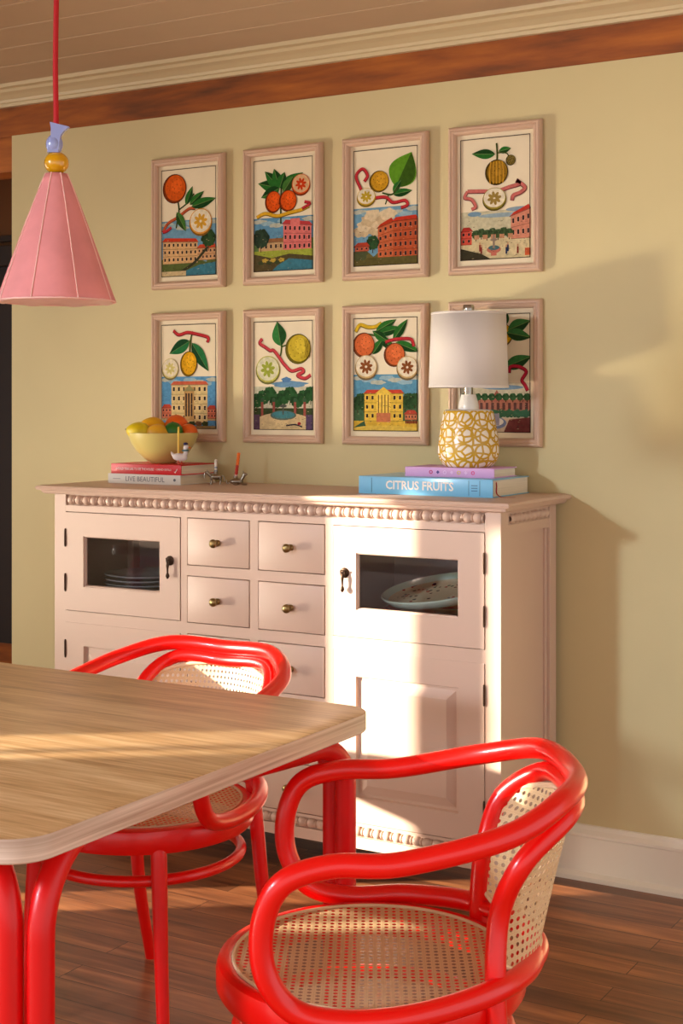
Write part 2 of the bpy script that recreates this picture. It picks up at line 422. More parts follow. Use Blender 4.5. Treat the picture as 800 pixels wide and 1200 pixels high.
# hall beyond the opening
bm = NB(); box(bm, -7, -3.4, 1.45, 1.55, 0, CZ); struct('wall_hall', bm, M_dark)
bm = NB(); box(bm, -6.1, -6.0, .15, 1.45, 0, CZ); struct('wall_hall_side', bm, M_dark)  # unseen side wall, added to keep outside light out of the hall
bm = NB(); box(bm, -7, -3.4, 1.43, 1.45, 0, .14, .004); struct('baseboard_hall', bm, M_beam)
bm = NB()
box(bm, -6.2, -4.5, 1.40, 1.45, 1.95, 2.05, .006); box(bm, -6.2, -4.5, 1.42, 1.45, 2.07, 2.10, .003); box(bm, -4.62, -4.5, 1.41, 1.45, .14, 1.95, .006)
box(bm, -6.2, -4.62, 1.435, 1.45, .14, 1.95)
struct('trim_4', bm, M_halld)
# left wall with the windows the sun comes through
LXW = -5.2
bm = NB()
def wbox(y0, y1, z0, z1): box(bm, LXW - .10, LXW, y0, y1, z0, z1)
HD = 2.30; SL = .62
wbox(-2.66, .0, 0, CZ); wbox(-2.997, -2.93, SL, HD); wbox(-3.65, -2.66, 0, SL); wbox(-3.65, -2.66, HD, CZ)
wbox(-4.25, -3.65, 0, CZ); wbox(-4.40, -4.29, 1.28, HD); wbox(-4.69, -4.25, 0, 1.28); wbox(-3.65, -2.997, SL, 1.28); wbox(-4.69, -4.25, HD, CZ); wbox(-5.3, -4.69, 0, CZ)
struct('wall_left', bm, M_wall)
for n, (y0, y1, z0) in enumerate(((-2.93, -2.66, SL), (-3.65, -2.997, 1.28), (-4.69, -4.40, 1.28))):
    bm = NB(); t_ = .015
    for q in ((y0, y0 + t_, z0, HD), (y1 - t_, y1, z0, HD), (y0, y1, z0, z0 + t_), (y0, y1, HD - t_, HD)): box(bm, LXW - .08, LXW + .01, q[0], q[1], q[2], q[3])
    if n == 2: box(bm, LXW - .06, LXW - .03, -4.60, -4.585, z0, HD)
    struct('window_%d' % (n + 1), bm, M_base)

# ------------------------------------------------------------------ sideboard
YF = -.39; YB = -.022
SB = thing('sideboard', 'pale pink painted wooden sideboard with beaded trim, small drawers and glazed doors against the wall', 'sideboard', (-2.23, -.2, 0))
XL, XR = -2.972, -1.494
G = .0022
bm = NB()
# posts / feet
for x0, x1 in ((XL, XL + .045), (XR - .045, XR)):
    for y0, y1 in ((YF, YF + .045), (YB - .045, YB)):
        box(bm, x0, x1, y0, y1, .085, 1.022, .0015)
        cx, cy = (x0 + x1) / 2, (y0 + y1) / 2
        # turned-in foot with two rings
        for z0, z1, h in ((.072, .085, .0245), (.060, .072, .019), (.050, .060, .0235)):
            box(bm, cx - h, cx + h, cy - h, cy + h, z0, z1, .003)
        b = [(cx - .0225, cy - .0225), (cx + .0225, cy - .0225), (cx + .0225, cy + .0225), (cx - .0225, cy + .0225)]
        lo = [bm.verts.new((cx + (p[0] - cx) * .72, cy + (p[1] - cy) * .72, 0)) for p in b]; hi = [bm.verts.new((p[0], p[1], .050)) for p in b]
        bm.faces.new(lo); bm.faces.new(hi)
        for i in range(4): bm.faces.new((lo[i], lo[(i + 1) % 4], hi[(i + 1) % 4], hi[i]))
YS = YF + .022
def rail(x0, x1, z0, z1, y0=YF, y1=YS): box(bm, x0, x1, y0, y1, z0, z1)
rail(XL + .045, XR - .045, .967 + G, .988); rail(XL + .045, XR - .045, 1.022 - .002, 1.022)
rail(XL + .045, XR - .045, .988, 1.022, YF + .008, YS)
rail(XL + .045, XR - .045, .108, .138); rail(XL + .045, XR - .045, .168, .178 - G); rail(XL + .045, XR - .045, .138, .168, YF + .008, YS)
ZT, ZB = .967, .178
DX = [(-2.471, -2.259), (-2.227, -2.014)]; DL = (-2.927, -2.498); DR = (-1.985, -1.540)
for a, b in ((DL[1] + G, DX[0][0] - G), (DX[0][1] + G, DX[1][0] - G), (DX[1][1] + G, DR[0] - G)): rail(a, b, ZB - G, ZT + G)
ROW = [(.834, .967), (.670, .801), (.500, .635), (.338, .470), (.178, .309)]
for i in range(4):
    for a, b in DX: rail(a - G, b + G, ROW[i + 1][1] + G, ROW[i][0] - G)
for a, b in (DL, DR): rail(a - G, b + G, .635, .670)
# carcass panels
box(bm, XL + .012, XL + .022, YF + .02, YB - .01, .12, 1.01); 
for y0, y1, z0, z1 in ((YF + .045, YB - .045, .96, .985), (YF + .045, YB - .045, 1.015, 1.022), (YF + .045, YB - .045, .10, .19)):
    box(bm, XR - .022, XR - .002, y0, y1, z0, z1); box(bm, XL + .002, XL + .022, y0, y1, z0, z1)
box(bm, XR - .022, XR - .006, YF + .045, YB - .045, .985, 1.015)
box(bm, XR - .026, XR - .016, YF + .02, YB - .01, .12, 1.01)
# bevelled inner edge of the side panel
for y0, y1 in ((YF + .045, YF + .055), (YB - .055, YB - .045)): box(bm, XR - .018, XR - .008, y0, y1, .19, .96, .003)
obj('body', bm, M_cab, SB, smooth=False)
bm = NB()
box(bm, XL + .02, XR - .02, YB - .012, YB, .12, 1.01)
box(bm, XL + .022, XR - .022, YF + .024, YB - .012, .12, .135); box(bm, XL + .022, -2.49, YF + .024, YB - .012, .668, .690); box(bm, -1.99, XR - .022, YF + .024, YB - .012, .668, .690)
box(bm, -2.494, -2.480, YF + .024, YB - .012, .135, 1.01); box(bm, -2.005, -1.992, YF + .024, YB - .012, .135, 1.01)
obj('shelving', bm, M_cabin, SB, smooth=False, label='darker inner boards of the sideboard')
# top with moulded overhang
bm = NB()
prof = [(0, 1.022), (.012, 1.022), (.018, 1.026), (.020, 1.032), (.030, 1.034), (.034, 1.040), (.030, 1.046), (.018, 1.048), (0, 1.048)]
x0, x1, y0, y1 = XL - .012, XR + .004, YF - .004, -.004
rings = []
for ins, z in prof[::1]:
    rings.append([bm.verts.new(p) for p in ((x0 - ins, y0 - ins, z), (x1 + ins, y0 - ins, z), (x1 + ins, y1, z), (x0 - ins, y1, z))])
for A, B in zip(rings, rings[1:]):
    for k in range(4): bm.faces.new((A[k], A[(k + 1) % 4], B[(k + 1) % 4], B[k]))
bm.faces.new(rings[0]); bm.faces.new(rings[-1])
obj('top', bm, M_cab, SB)
TOPZ = 1.048
# bead mouldings
def beads(bm, p0, p1, n, ry, h, out):
    p0, p1 = Vector(p0), Vector(p1); d = (p1 - p0); L = d.length; d.normalize(); pitch = L / n; o = Vector(out)
    prof = []
    for i in range(n):
        s = i * pitch
        for t, r in ((.02, .62), (.10, .80), (.22, .95), (.45, 1), (.60, .95), (.72, .80), (.78, .66), (.84, .80), (.92, .80), (.98, .62)):
            prof.append((s + t * pitch, r))
    R = []
    for s, r in prof:
        c = p0 + d * s; ring = []
        for k in range(9):
            a = PI * k / 8
            ring.append(bm.verts.new(c + Vector((0, 0, 1)) * math.cos(a) * h * r + o * math.sin(a) * ry * r))
        R.append(ring)
    for A, B in zip(R, R[1:]):
        for k in range(8): bm.faces.new((A[k], A[k + 1], B[k + 1], B[k]))
bm = NB(); beads(bm, (XL + .052, YF + .008, 1.004), (XR - .048, YF + .008, 1.004), 47, .016, .0145, (0, -1, 0)); obj('bead_moulding', bm, M_cab, SB)
bm = NB(); beads(bm, (XL + .052, YF + .008, .153), (XR - .048, YF + .008, .153), 47, .016, .0135, (0, -1, 0)); obj('bead_moulding', bm, M_cab, SB)
bm = NB(); beads(bm, (XR - .006, YF + .062, 1.000), (XR - .006, YB - .055, 1.000), 9, .012, .0125, (1, 0, 0)); obj('bead_moulding', bm, M_cab, SB)
def knob(x, z, parent):
    bm = NB(); prof = [(.0, 0), (.009, 0), (.009, .003), (.005, .006), (.005, .012), (.010, .016), (.0125, .021), (.012, .026), (.008, .030), (0, .0315)]
    lathe(bm, prof, seg=18)
    bmesh.ops.rotate(bm, verts=bm.verts, matrix=Matrix.Rotation(PI / 2, 3, 'X')); bmesh.ops.translate(bm, verts=bm.verts, vec=(x, YF - .002, z))
    return obj('knob', bm, M_brass, parent, label='round aged brass knob')
for ri, (z0, z1) in enumerate(ROW):
    for a, b in DX:
        bm = NB(); box(bm, a, b, YF - .002, YF + .02, z0, z1, .0018)
        box(bm, a + .008, b - .008, YF + .02, -.08, z0 + .008, z1 - .025)
        d = obj('drawer', bm, M_cab, SB); knob((a + b) / 2, (z0 + z1) / 2, d)
def hinge(x, z, parent):
    bm = NB(); tube(bm, [(x, YF - .003, z - .022), (x, YF - .003, z + .022)], .0032, seg=8); ellipsoid(bm, (x, YF - .003, z + .024), (.003, .003, .004), seg=8); ellipsoid(bm, (x, YF - .003, z - .024), (.003, .003, .004), seg=8)
    obj('hinge', bm, M_iron, parent, label='dark bronze hinge')
def pull(x, z, parent):
    bm = NB(); prof = [(0, 0), (.014, 0), (.014, .002), (.010, .004), (.006, .0055), (0, .006)]
    lathe(bm, prof, seg=20); bmesh.ops.rotate(bm, verts=bm.verts, matrix=Matrix.Rotation(PI / 2, 3, 'X')); bmesh.ops.translate(bm, verts=bm.verts, vec=(x, YF - .002, z))
    tube(bm, [(x - .006, YF - .008, z - .002), (x - .006, YF - .013, z + .007), (x + .006, YF - .013, z + .007), (x + .006, YF - .008, z - .002)], .002, seg=8)
    lathe(bm, [(0, -.052), (.003, -.050), (.006, -.044), (.0045, -.038), (.0025, -.034), (.003, -.022), (.0045, -.014), (.003, -.006), (.002, .0), (0, .002)], c=(x, YF - .014, z), seg=12)
    obj('pull', bm, M_iron, parent, label='dark bronze drop pull hanging from a round plate')
def glazed(xr, hx, px):
    a, b = xr; z0, z1 = .672, .967; gx0, gx1, gz0, gz1 = a + .070, b - .073, .745, .897
    bm = NB(); frame_ring(bm, a, b, z0, z1, [(0, YF - .002), (0, YF + .02), (.070, YF + .02), (.070, YF - .002)])
    bm.free(); bm = NB()
    y0, y1 = YF - .002, YF + .02
    out = [(a, z0), (b, z0), (b, z1), (a, z1)]; inn = [(gx0, gz0), (gx1, gz0), (gx1, gz1), (gx0, gz1)]
    V = {}
    for nm, pts in (('o', out), ('i', inn)):
        for yy in (y0, y1): V[nm, yy] = [bm.verts.new((p[0], yy, p[1])) for p in pts]
    for k in range(4):
        j = (k + 1) % 4
        bm.faces.new((V['o', y0][k], V['o', y0][j], V['i', y0][j], V['i', y0][k])); bm.faces.new((V['o', y1][k], V['o', y1][j], V['i', y1][j], V['i', y1][k]))
        bm.faces.new((V['o', y0][k], V['o', y0][j], V['o', y1][j], V['o', y1][k])); bm.faces.new((V['i', y0][k], V['i', y0][j], V['i', y1][j], V['i', y1][k]))
    # thin glazing bead
    frame_ring(bm, gx0, gx1, gz0, gz1, [(0, YF + .002), (0, YF + .010), (.005, YF + .010), (.003, YF + .003)])
    d = obj('door', bm, M_cab, SB, smooth=False)
    bm = NB(); box(bm, gx0 + .001, gx1 - .001, YF + .010, YF + .013, gz0 + .001, gz1 - .001)
    obj('glass_pane', bm, M_glass, d, smooth=False, label='clear glass pane')
    for z in (.755, .890): hinge(hx, z, d)
    pull(px, .842, d)
glazed(DL, DL[0], -2.533); glazed(DR, DR[1], -1.950)
def panelled(xr, hx):
    a, b = xr; z0, z1 = ZB, .635; px0, px1, pz0, pz1 = a + .070, b - .073, .245, .567
    bm = NB(); y0, y1 = YF - .002, YF + .02
    rings = [((a, b, z0, z1), y1), ((a, b, z0, z1), y0), ((px0, px1, pz0, pz1), y0), ((px0 + .003, px1 - .003, pz0 + .003, pz1 - .003), y0 + .010),
             ((px0 + .010, px1 - .010, pz0 + .010, pz1 - .010), y0 + .010), ((px0 + .034, px1 - .034, pz0 + .034, pz1 - .034), y0 + .001)]
    R = [[bm.verts.new((X, yy, Z)) for X, Z in ((q[0], q[2]), (q[1], q[2]), (q[1], q[3]), (q[0], q[3]))] for q, yy in rings]
    for A, B in zip(R, R[1:]):
        for k in range(4): bm.faces.new((A[k], A[(k + 1) % 4], B[(k + 1) % 4], B[k]))
    bm.faces.new(R[0]); bm.faces.new(R[-1])
    d = obj('door', bm, M_cab, SB, smooth=False)
    for z in (.555, .26): hinge(hx, z, d)
panelled(DL, DL[0]); panelled(DR, DR[1])

# crockery inside
def plate(bm, c, r, tilt=(0, 0)):
    lathe(bm, [(0, .002), (r * .55, .002), (r * .62, .004), (r * .98, .013), (r, .015), (r * .985, .0165), (r * .62, .008), (r * .5, .005), (0, .005)], seg=48)
    M = Matrix.Rotation(tilt[0], 3, 'X') @ Matrix.Rotation(tilt[1], 3, 'Y')
    bmesh.ops.rotate(bm, verts=bm.verts, matrix=M); bmesh.ops.translate(bm, verts=bm.verts, vec=c)
for i in range(6):
    bm = NB(); plate(bm, (0, 0, 0), .128)
    o = obj('dinner_plate', bm, M_china, origin=(0, 0, 0)); o.location = (-2.770, -.200, .6905 + i * .0135)
    pos = ['lowest', 'second from the bottom', 'third from the bottom', 'fourth from the bottom', 'fifth from the bottom', 'topmost'][i]
    tag(o, 'white china plate behind the left glass door, %s of its stack' % pos, 'plate', 'dinner plates stacked in the left glazed cupboard')
for i in range(3):
    bm = NB(); lathe(bm, [(0, 0), (.022, 0), (.024, .003), (.040, .016), (.045, .026), (.043, .026), (.036, .016), (.02, .006), (0, .005)], seg=32)
    o = obj('small_bowl', bm, M_china, origin=(0, 0, 0)); o.location = (-2.570, -.300, .6905 + i * .016)
    tag(o, 'small white bowl beside the plates behind left glass door, %s of three' % ['lowest', 'middle', 'topmost'][i], 'bowl', 'small bowls stacked in the left glazed cupboard')
def tray(name, mats, c, r, tilt, label, cat, scallop=0):
    bm = NB(); prof = [(0, .0), (r * .8, 0), (r * .9, .006), (r, .022), (r * 1.01, .026), (r * .985, .028), (r * .9, .013), (r * .8, .006), (0, .006)]
    lathe(bm, prof, seg=96)
    if scallop:
        for v in bm.verts:
            rr = math.hypot(v.co.x, v.co.y)
            if rr > r * .85:
                k = 1 + scallop * math.cos(18 * math.atan2(v.co.y, v.co.x)); v.co.x *= k; v.co.y *= k
    for f in bm.faces:
        rc = f.calc_center_median(); f.material_index = 1 if math.hypot(rc.x, rc.y) > r * .86 else 0
    bmesh.ops.scale(bm, verts=bm.verts, vec=(1.0, .80, 1))
    o = obj(name, bm, mats, origin=(0, 0, 0)); o.location = c; o.rotation_euler = (tilt[0], tilt[1], 0)
    return tag(o, label, cat)
M_mint = mat('mint_rim', (226, 240, 214), .2, coat=.5); M_redrim = mat('red_rim', (200, 40, 40), .3); M_teal = mat('teal_glaze', (60, 150, 160), .3)
tray('platter', [M_teal, M_teal], (-1.765, -.20, .6905), .150, (0, 0), 'teal oval platter lowest behind the right glass door', 'platter')
tray('platter', [mat('cream_glaze', (230, 210, 175), .3), M_redrim], (-1.755, -.20, .7055), .166, (0, 0), 'cream platter with red scalloped rim between teal and speckled platters', 'platter', .015)
tray('platter', [M_conf, M_mint], (-1.750, -.205, .770), .172, (.20, -.12), 'speckled oval platter with pale mint rim tilted behind right glass door', 'platter')

# ------------------------------------------------------------------ framed prints
PC = {}
def pcol(c):
    k = tuple(c)
    if k not in PC: PC[k] = mat('ink_%02x%02x%02x' % k, tuple(int(q * .92) for q in k), .85, spec=.1, noise_amt=.16, nscale=90)
    return PC[k]
class Art:
    def __init__(s, x0, x1, z0, z1, y):
        s.b = (x0, x1, z0, z1); s.y = y; s.bm = NB(); s.m = []; s.l = 0; s.asp = (z1 - z0) / (x1 - x0)
    def P(s, u, v): x0, x1, z0, z1 = s.b; return (x0 + (x1 - x0) * min(1, max(0, u)), s.y - .000012 * s.l, z0 + (z1 - z0) * min(1, max(0, v)))
    def mi(s, c):
        m = pcol(c)
        if m not in s.m: s.m.append(m)
        return s.m.index(m)
    def poly(s, pts, c):
        s.l += 1
        out = []
        for p in pts:
            q = s.P(*p)
            if not out or (Vector(q) - Vector(out[-1])).length > 1e-5: out.append(q)
        if len(out) > 2:
            f = s.bm.faces.new([s.bm.verts.new(p) for p in out]); f.material_index = s.mi(c)
    def rect(s, u0, v0, u1, v1, c): s.poly([(u0, v0), (u1, v0), (u1, v1), (u0, v1)], c)
    def ell(s, u, v, ru, rv, c, rot=0, n=28, wob=0, seed=0):
        pts = []
        for i in range(n):
            a = 2 * PI * i / n; k = 1 + wob * math.sin(a * 5 + seed) + wob * .6 * math.sin(a * 9 + seed * 2)
            x, yv = ru * k * math.cos(a), rv * k * math.sin(a) * s.asp
            pts.append((u + x * math.cos(rot) - yv * math.sin(rot), v + (x * math.sin(rot) + yv * math.cos(rot)) / s.asp))
        s.poly(pts, c)
    def leaf(s, u, v, L, w, rot, c, vein=(112, 140, 72)):
        pts = []; n = 12
        for sg in (1, -1):
            for i in range(n + 1):
                t = i / n if sg > 0 else 1 - i / n
                x = L * t; yy = sg * w * math.sin(PI * t ** .8) * (1 if t < .97 else .3)
                pts.append((u + (x * math.cos(rot) - yy * math.sin(rot)), v + (x * math.sin(rot) + yy * math.cos(rot)) / s.asp))
        s.poly(pts, c)
        dk = tuple(int(q * .6) for q in c)
        hp = [(u + (L * t * math.cos(rot) - (-.0 - w * math.sin(PI * t ** .8)) * -math.sin(rot) * 1), 0) for t in (0,)]
        pts2 = []
        for i in range(n + 1):
            t = i / n; x = L * t; pts2.append((u + (x * math.cos(rot)), v + (x * math.sin(rot)) / s.asp))
        for i in range(n, -1, -1):
            t = i / n; x = L * t; yy = -w * .92 * math.sin(PI * t ** .8)
            pts2.append((u + (x * math.cos(rot) - yy * math.sin(rot)), v + (x * math.sin(rot) + yy * math.cos(rot)) / s.asp))
        s.poly(pts2, dk)
        s.stroke([(u, v), (u + L * .95 * math.cos(rot), v + L * .95 * math.sin(rot) / s.asp)], .0035, vein)
    def stroke(s, pts, w, c, taper=False):
        sp = spline([(p[0], p[1] * s.asp, 0) for p in pts], 6) if len(pts) > 2 else [Vector((p[0], p[1] * s.asp, 0)) for p in pts]
        A, B = [], []
        for i, p in enumerate(sp):
            t = (sp[min(i + 1, len(sp) - 1)] - sp[max(i - 1, 0)]).normalized(); nrm = Vector((-t.y, t.x, 0)); ww = w * (1 - .6 * i / len(sp)) if taper else w
            A.append(p + nrm * ww); B.append(p - nrm * ww)
        s.l += 1
        va = [s.bm.verts.new(s.P(p.x, p.y / s.asp)) for p in A]; vb = [s.bm.verts.new(s.P(p.x, p.y / s.asp)) for p in B]; mi = s.mi(c)
        for i in range(len(A) - 1):
            try: s.bm.faces.new((va[i], va[i + 1], vb[i + 1], vb[i])).material_index = mi
            except ValueError: pass
    def fruit(s, u, v, r, c, ry=None, rot=0):
        ry = (ry or r) / s.asp; dk = tuple(int(q * .55) for q in c); hi = tuple(min(255, int(q * 1.06 + 8)) for q in c)
        s.ell(u, v, r, ry, tuple(int(q * .35) for q in c), rot); s.ell(u, v, r * .96, ry * .96, dk, rot)
        s.ell(u + r * .07, v + ry * .05, r * .86, ry * .88, c, rot); s.ell(u + r * .18, v + ry * .22, r * .45, ry * .5, hi, rot)
        for k in range(14):
            a = k * 2.4; q = .75 * math.sqrt(k / 14); s.ell(u + r * q * math.cos(a), v + ry * q * math.sin(a), .006, .006, dk, n=8)
    def slice(s, u, v, r, rind, flesh, pith=(236, 222, 190), ry=None):
        ry = (ry or r * .95) / s.asp
        s.ell(u, v - .012, r * 1.04, ry * 1.06, tuple(int(q * .6) for q in rind)); s.ell(u, v, r, ry, rind); s.ell(u, v + .004, r * .93, ry * .90, pith); 
        for k in range(8):
            a = 2 * PI * k / 8 + .2; s.ell(u + .36 * r * math.cos(a), v + (.36 * ry * math.sin(a)), r * .26, r * .13 / s.asp, flesh, rot=a, n=12)
        s.ell(u, v, r * .07, ry * .07, pith, n=8)
    def ribbon(s, pts, c, w=.022):
        dk = tuple(int(q * .6) for q in c); s.stroke(pts, w * 1.12, dk); s.stroke([(p[0], p[1] + .004) for p in pts], w * .8, c)
    def hills(s, v, c, amp=.03, seed=0):
        pts = [(0, 0)] + [(i / 16, v + amp * math.sin(i * .9 + seed) + amp * .5 * math.sin(i * 2.3 + seed)) for i in range(17)] + [(1, 0)]
        s.poly(pts, c)
    def tree(s, u, v, r, c=(52, 84, 46)):
        s.rect(u - .006, v - r * .9, u + .006, v, (70, 48, 30))
        for k in range(6):
            a = k * 1.05; s.ell(u + r * .5 * math.cos(a), v + r * .28 * math.sin(a), r * .55, r * .36, tuple(int(q * (0.75 + .12 * (k % 3))) for q in c), wob=.12, seed=k, n=16)
    def house(s, u0, v0, u1, v1, c, roof, rows=3, cols=6, side=None, ped=False, skew=0):
        h = v1 - v0; dk = tuple(int(q * .62) for q in c); win = (52, 40, 40)
        s.poly([(u0, v0), (u1, v0), (u1, v1 + skew), (u0, v1)], c)
        if side: s.poly([(u1, v0), (side, v0 + .01), (side, v1 + skew - .02), (u1, v1 + skew)], dk)
        s.poly([(u0 - .02, v1), (u1 + .02, v1 + skew), (u1 - .03, v1 + skew + .035), (u0 + .04, v1 + .035)], roof)
        s.stroke([(u0 - .02, v1), (u1 + .02, v1 + skew)], .005, dk)
        for r in range(rows):
            for k in range(cols):
                uu = u0 + (u1 - u0) * (k + .5) / cols; vv = v0 + (h + skew * (k + .5) / cols) * (r + .35) / rows; w = (u1 - u0) / cols * .2
                s.rect(uu - w * 1.35, vv - .004, uu + w * 1.35, vv + h / rows * .47, tuple(min(255, q + 22) for q in c)); s.rect(uu - w, vv, uu + w, vv + h / rows * .42, win)
            s.stroke([(u0, v0 + h * r / rows), (u1, v0 + (h + skew) * r / rows)], .003, dk)
        if side:
            for r in range(rows):
                for k in range(3):
                    uu = u1 + (side - u1) * (k + .5) / 3; vv = v0 + h * (r + .35) / rows; s.rect(uu - .007, vv, uu + .007, vv + h / rows * .38, (40, 28, 30))
        if ped:
            uc = (u0 + u1) / 2; w = (u1 - u0) * .17
            s.rect(uc - w, v0, uc + w, v1, tuple(min(255, q + 18) for q in c)); s.poly([(uc - w * 1.3, v1), (uc + w * 1.3, v1), (uc, v1 + .06)], tuple(min(255, q + 10) for q in c))
            for k in range(4): s.rect(uc - w + 2 * w * (k + .35) / 4, v0 + h * .2, uc - w + 2 * w * (k + .6) / 4, v1 - .01, win)
    def hatch(s, v0, v1, n, seed):
        rg = random.Random(seed)
        for i in range(n):
            u = rg.uniform(.02, .97); v = rg.uniform(v0, v1); w = rg.uniform(.006, .03)
            s.rect(u, v, u + w, v + rg.uniform(.0015, .004), rg.choice([(70, 60, 50), (96, 80, 60), (60, 70, 60), (196, 176, 130)]))
    def border(s):
        for a in ((0, 0, 1, .006), (0, .994, 1, 1), (0, 0, .010, 1), (.990, 0, 1, 1)): s.rect(*a, (60, 46, 36))
    def done(s, parent):
        return obj('artwork', s.bm, s.m, parent, smooth=False, normals=False)
SKY = (112, 158, 182); CLOUD = (214, 200, 170); GRASS = (92, 104, 50); SAND = (212, 186, 136); WATER = (64, 122, 138)
GRN = (44, 110, 40); GR2 = (70, 120, 48); ORA = (222, 92, 20); YEL = (226, 172, 30); REDR = (196, 52, 56)
def sky(a, h, c=SKY):
    a.rect(0, 0, 1, h, c); 
    for k in range(7): a.ell(.1 + .14 * k, h - .03 - .02 * (k % 3), .12, .02, (150, 182, 192) if k % 2 else (190, 192, 172), wob=.1, seed=k)
def art1(a):
    sky(a, .52); a.hills(.16, GRASS); a.house(.02, .12, .66, .33, (226, 178, 120), (206, 62, 34), 3, 8, skew=-.02); a.house(.66, .14, 1, .25, (214, 160, 110), (200, 70, 40), 2, 5)
    a.tree(.86, .34, .13); a.poly([(0, 0), (1, 0), (1, .12), (.7, .10), (.45, .05), (0, .05)], WATER); a.stroke([(.35, .04), (.6, .12), (.85, .26)], .02, (60, 60, 40)); a.rect(0, 0, .45, .05, SAND)
    a.ribbon([(.02, .42), (.12, .50), (.30, .55), (.5, .62), (.62, .62)], (196, 90, 50)); a.ribbon([(.02, .42), (.10, .43), (.18, .46)], REDR)
    a.stroke([(.30, .72), (.32, .6), (.27, .45)], .012, (60, 70, 30)); a.stroke([(.32, .62), (.48, .68), (.6, .76)], .012, (60, 70, 30))
    a.leaf(.45, .66, .30, .06, 1.15, GRN); a.leaf(.52, .66, .32, .06, .62, GRN); a.leaf(.55, .64, .46, .075, .22, GRN); a.leaf(.28, .60, .34, .07, -1.05, GR2)
    a.fruit(.24, .82, .22, ORA); a.slice(.72, .50, .20, (220, 150, 50), (216, 160, 50))
def art2(a):
    sky(a, .48, (96, 146, 176)); a.hills(.27, (96, 124, 66), .03, 1); a.house(.08, .18, .5, .26, (196, 158, 110), (150, 100, 60), 1, 5); a.house(.50, .17, .97, .42, (222, 118, 110), (190, 60, 60), 3, 6, skew=-.03); a.rect(.62, .40, .78, .46, (222, 118, 110))
    a.rect(0, .12, 1, .185, (160, 170, 60)); a.poly([(0, 0), (1, 0), (1, .12), (.6, .15), (.3, .12), (0, .16)], (86, 74, 44)); a.poly([(.3, 0), (1, 0), (1, .08), (.6, .11), (.4, .05)], WATER)
    for k in range(6): a.ell(.12 + .07 * k, .08 + .02 * (k % 2), .05, .018, (190, 160, 60) if k % 2 else (60, 70, 40), wob=.15, seed=k)
    a.tree(.12, .30, .14, (50, 70, 50))
    a.stroke([(.47, .8), (.46, .6), (.46, .42)], .013, (50, 70, 30))
    for r, L in ((2.9, .38), (2.35, .36), (1.9, .30), (.45, .44), (1.2, .24), (3.5, .34)): a.leaf(.44, .74, L, .085, r, GRN)
    a.leaf(.5, .70, .28, .08, .9, GR2); a.fruit(.33, .62, .14, (224, 84, 16), .16); a.fruit(.58, .62, .15, (224, 84, 16), .155); a.slice(.80, .76, .15, (214, 84, 30), (206, 60, 20), (226, 180, 130))
    a.ribbon([(.05, .49), (.2, .52), (.4, .49), (.6, .51), (.8, .53), (.93, .56)], (222, 170, 40), .026); a.ribbon([(.82, .54), (.95, .58), (.86, .60)], REDR, .02)
def art3(a):
    sky(a, .50); 
    for k in range(9): a.ell(.12 + .06 * k, .30 + .045 * (k % 4), .13, .05, (222, 200, 160) if k % 2 else (206, 180, 140), wob=.1, seed=k)
    a.hills(.12, (110, 100, 50)); a.house(.38, .06, .62, .32, (204, 104, 60), (190, 56, 30), 4, 3, skew=.05); a.house(.62, .05, 1, .37, (186, 84, 46), (196, 54, 34), 4, 5, skew=.01)
    a.tree(.30, .20, .10); a.rect(0, 0, 1, .07, (96, 88, 44)); a.ell(.1, .10, .12, .05, (80, 84, 50), wob=.1); a.house(.02, .13, .24, .17, (190, 90, 60), (170, 60, 40), 1, 3)
    a.leaf(.66, .66, .52, .22, 1.08, (98, 154, 34), (60, 100, 30)); a.leaf(.62, .60, .30, .055, .12, GRN); a.leaf(.62, .62, .2, .05, .9, GRN); a.stroke([(.45, .62), (.6, .60), (.7, .66)], .012, (60, 80, 30)); a.stroke([(.5, .52), (.55, .60)], .010, (60, 80, 30))
    a.ribbon([(.12, .66), (.04, .78), (.14, .84), (.22, .78), (.17, .73)], REDR); a.ribbon([(.3, .58), (.5, .58), (.62, .53), (.8, .54), (.84, .50), (.74, .48)], REDR)
    a.fruit(.40, .72, .155, (206, 150, 30), .15); a.slice(.20, .60, .145, (200, 160, 40), (190, 160, 40), ry=.12)
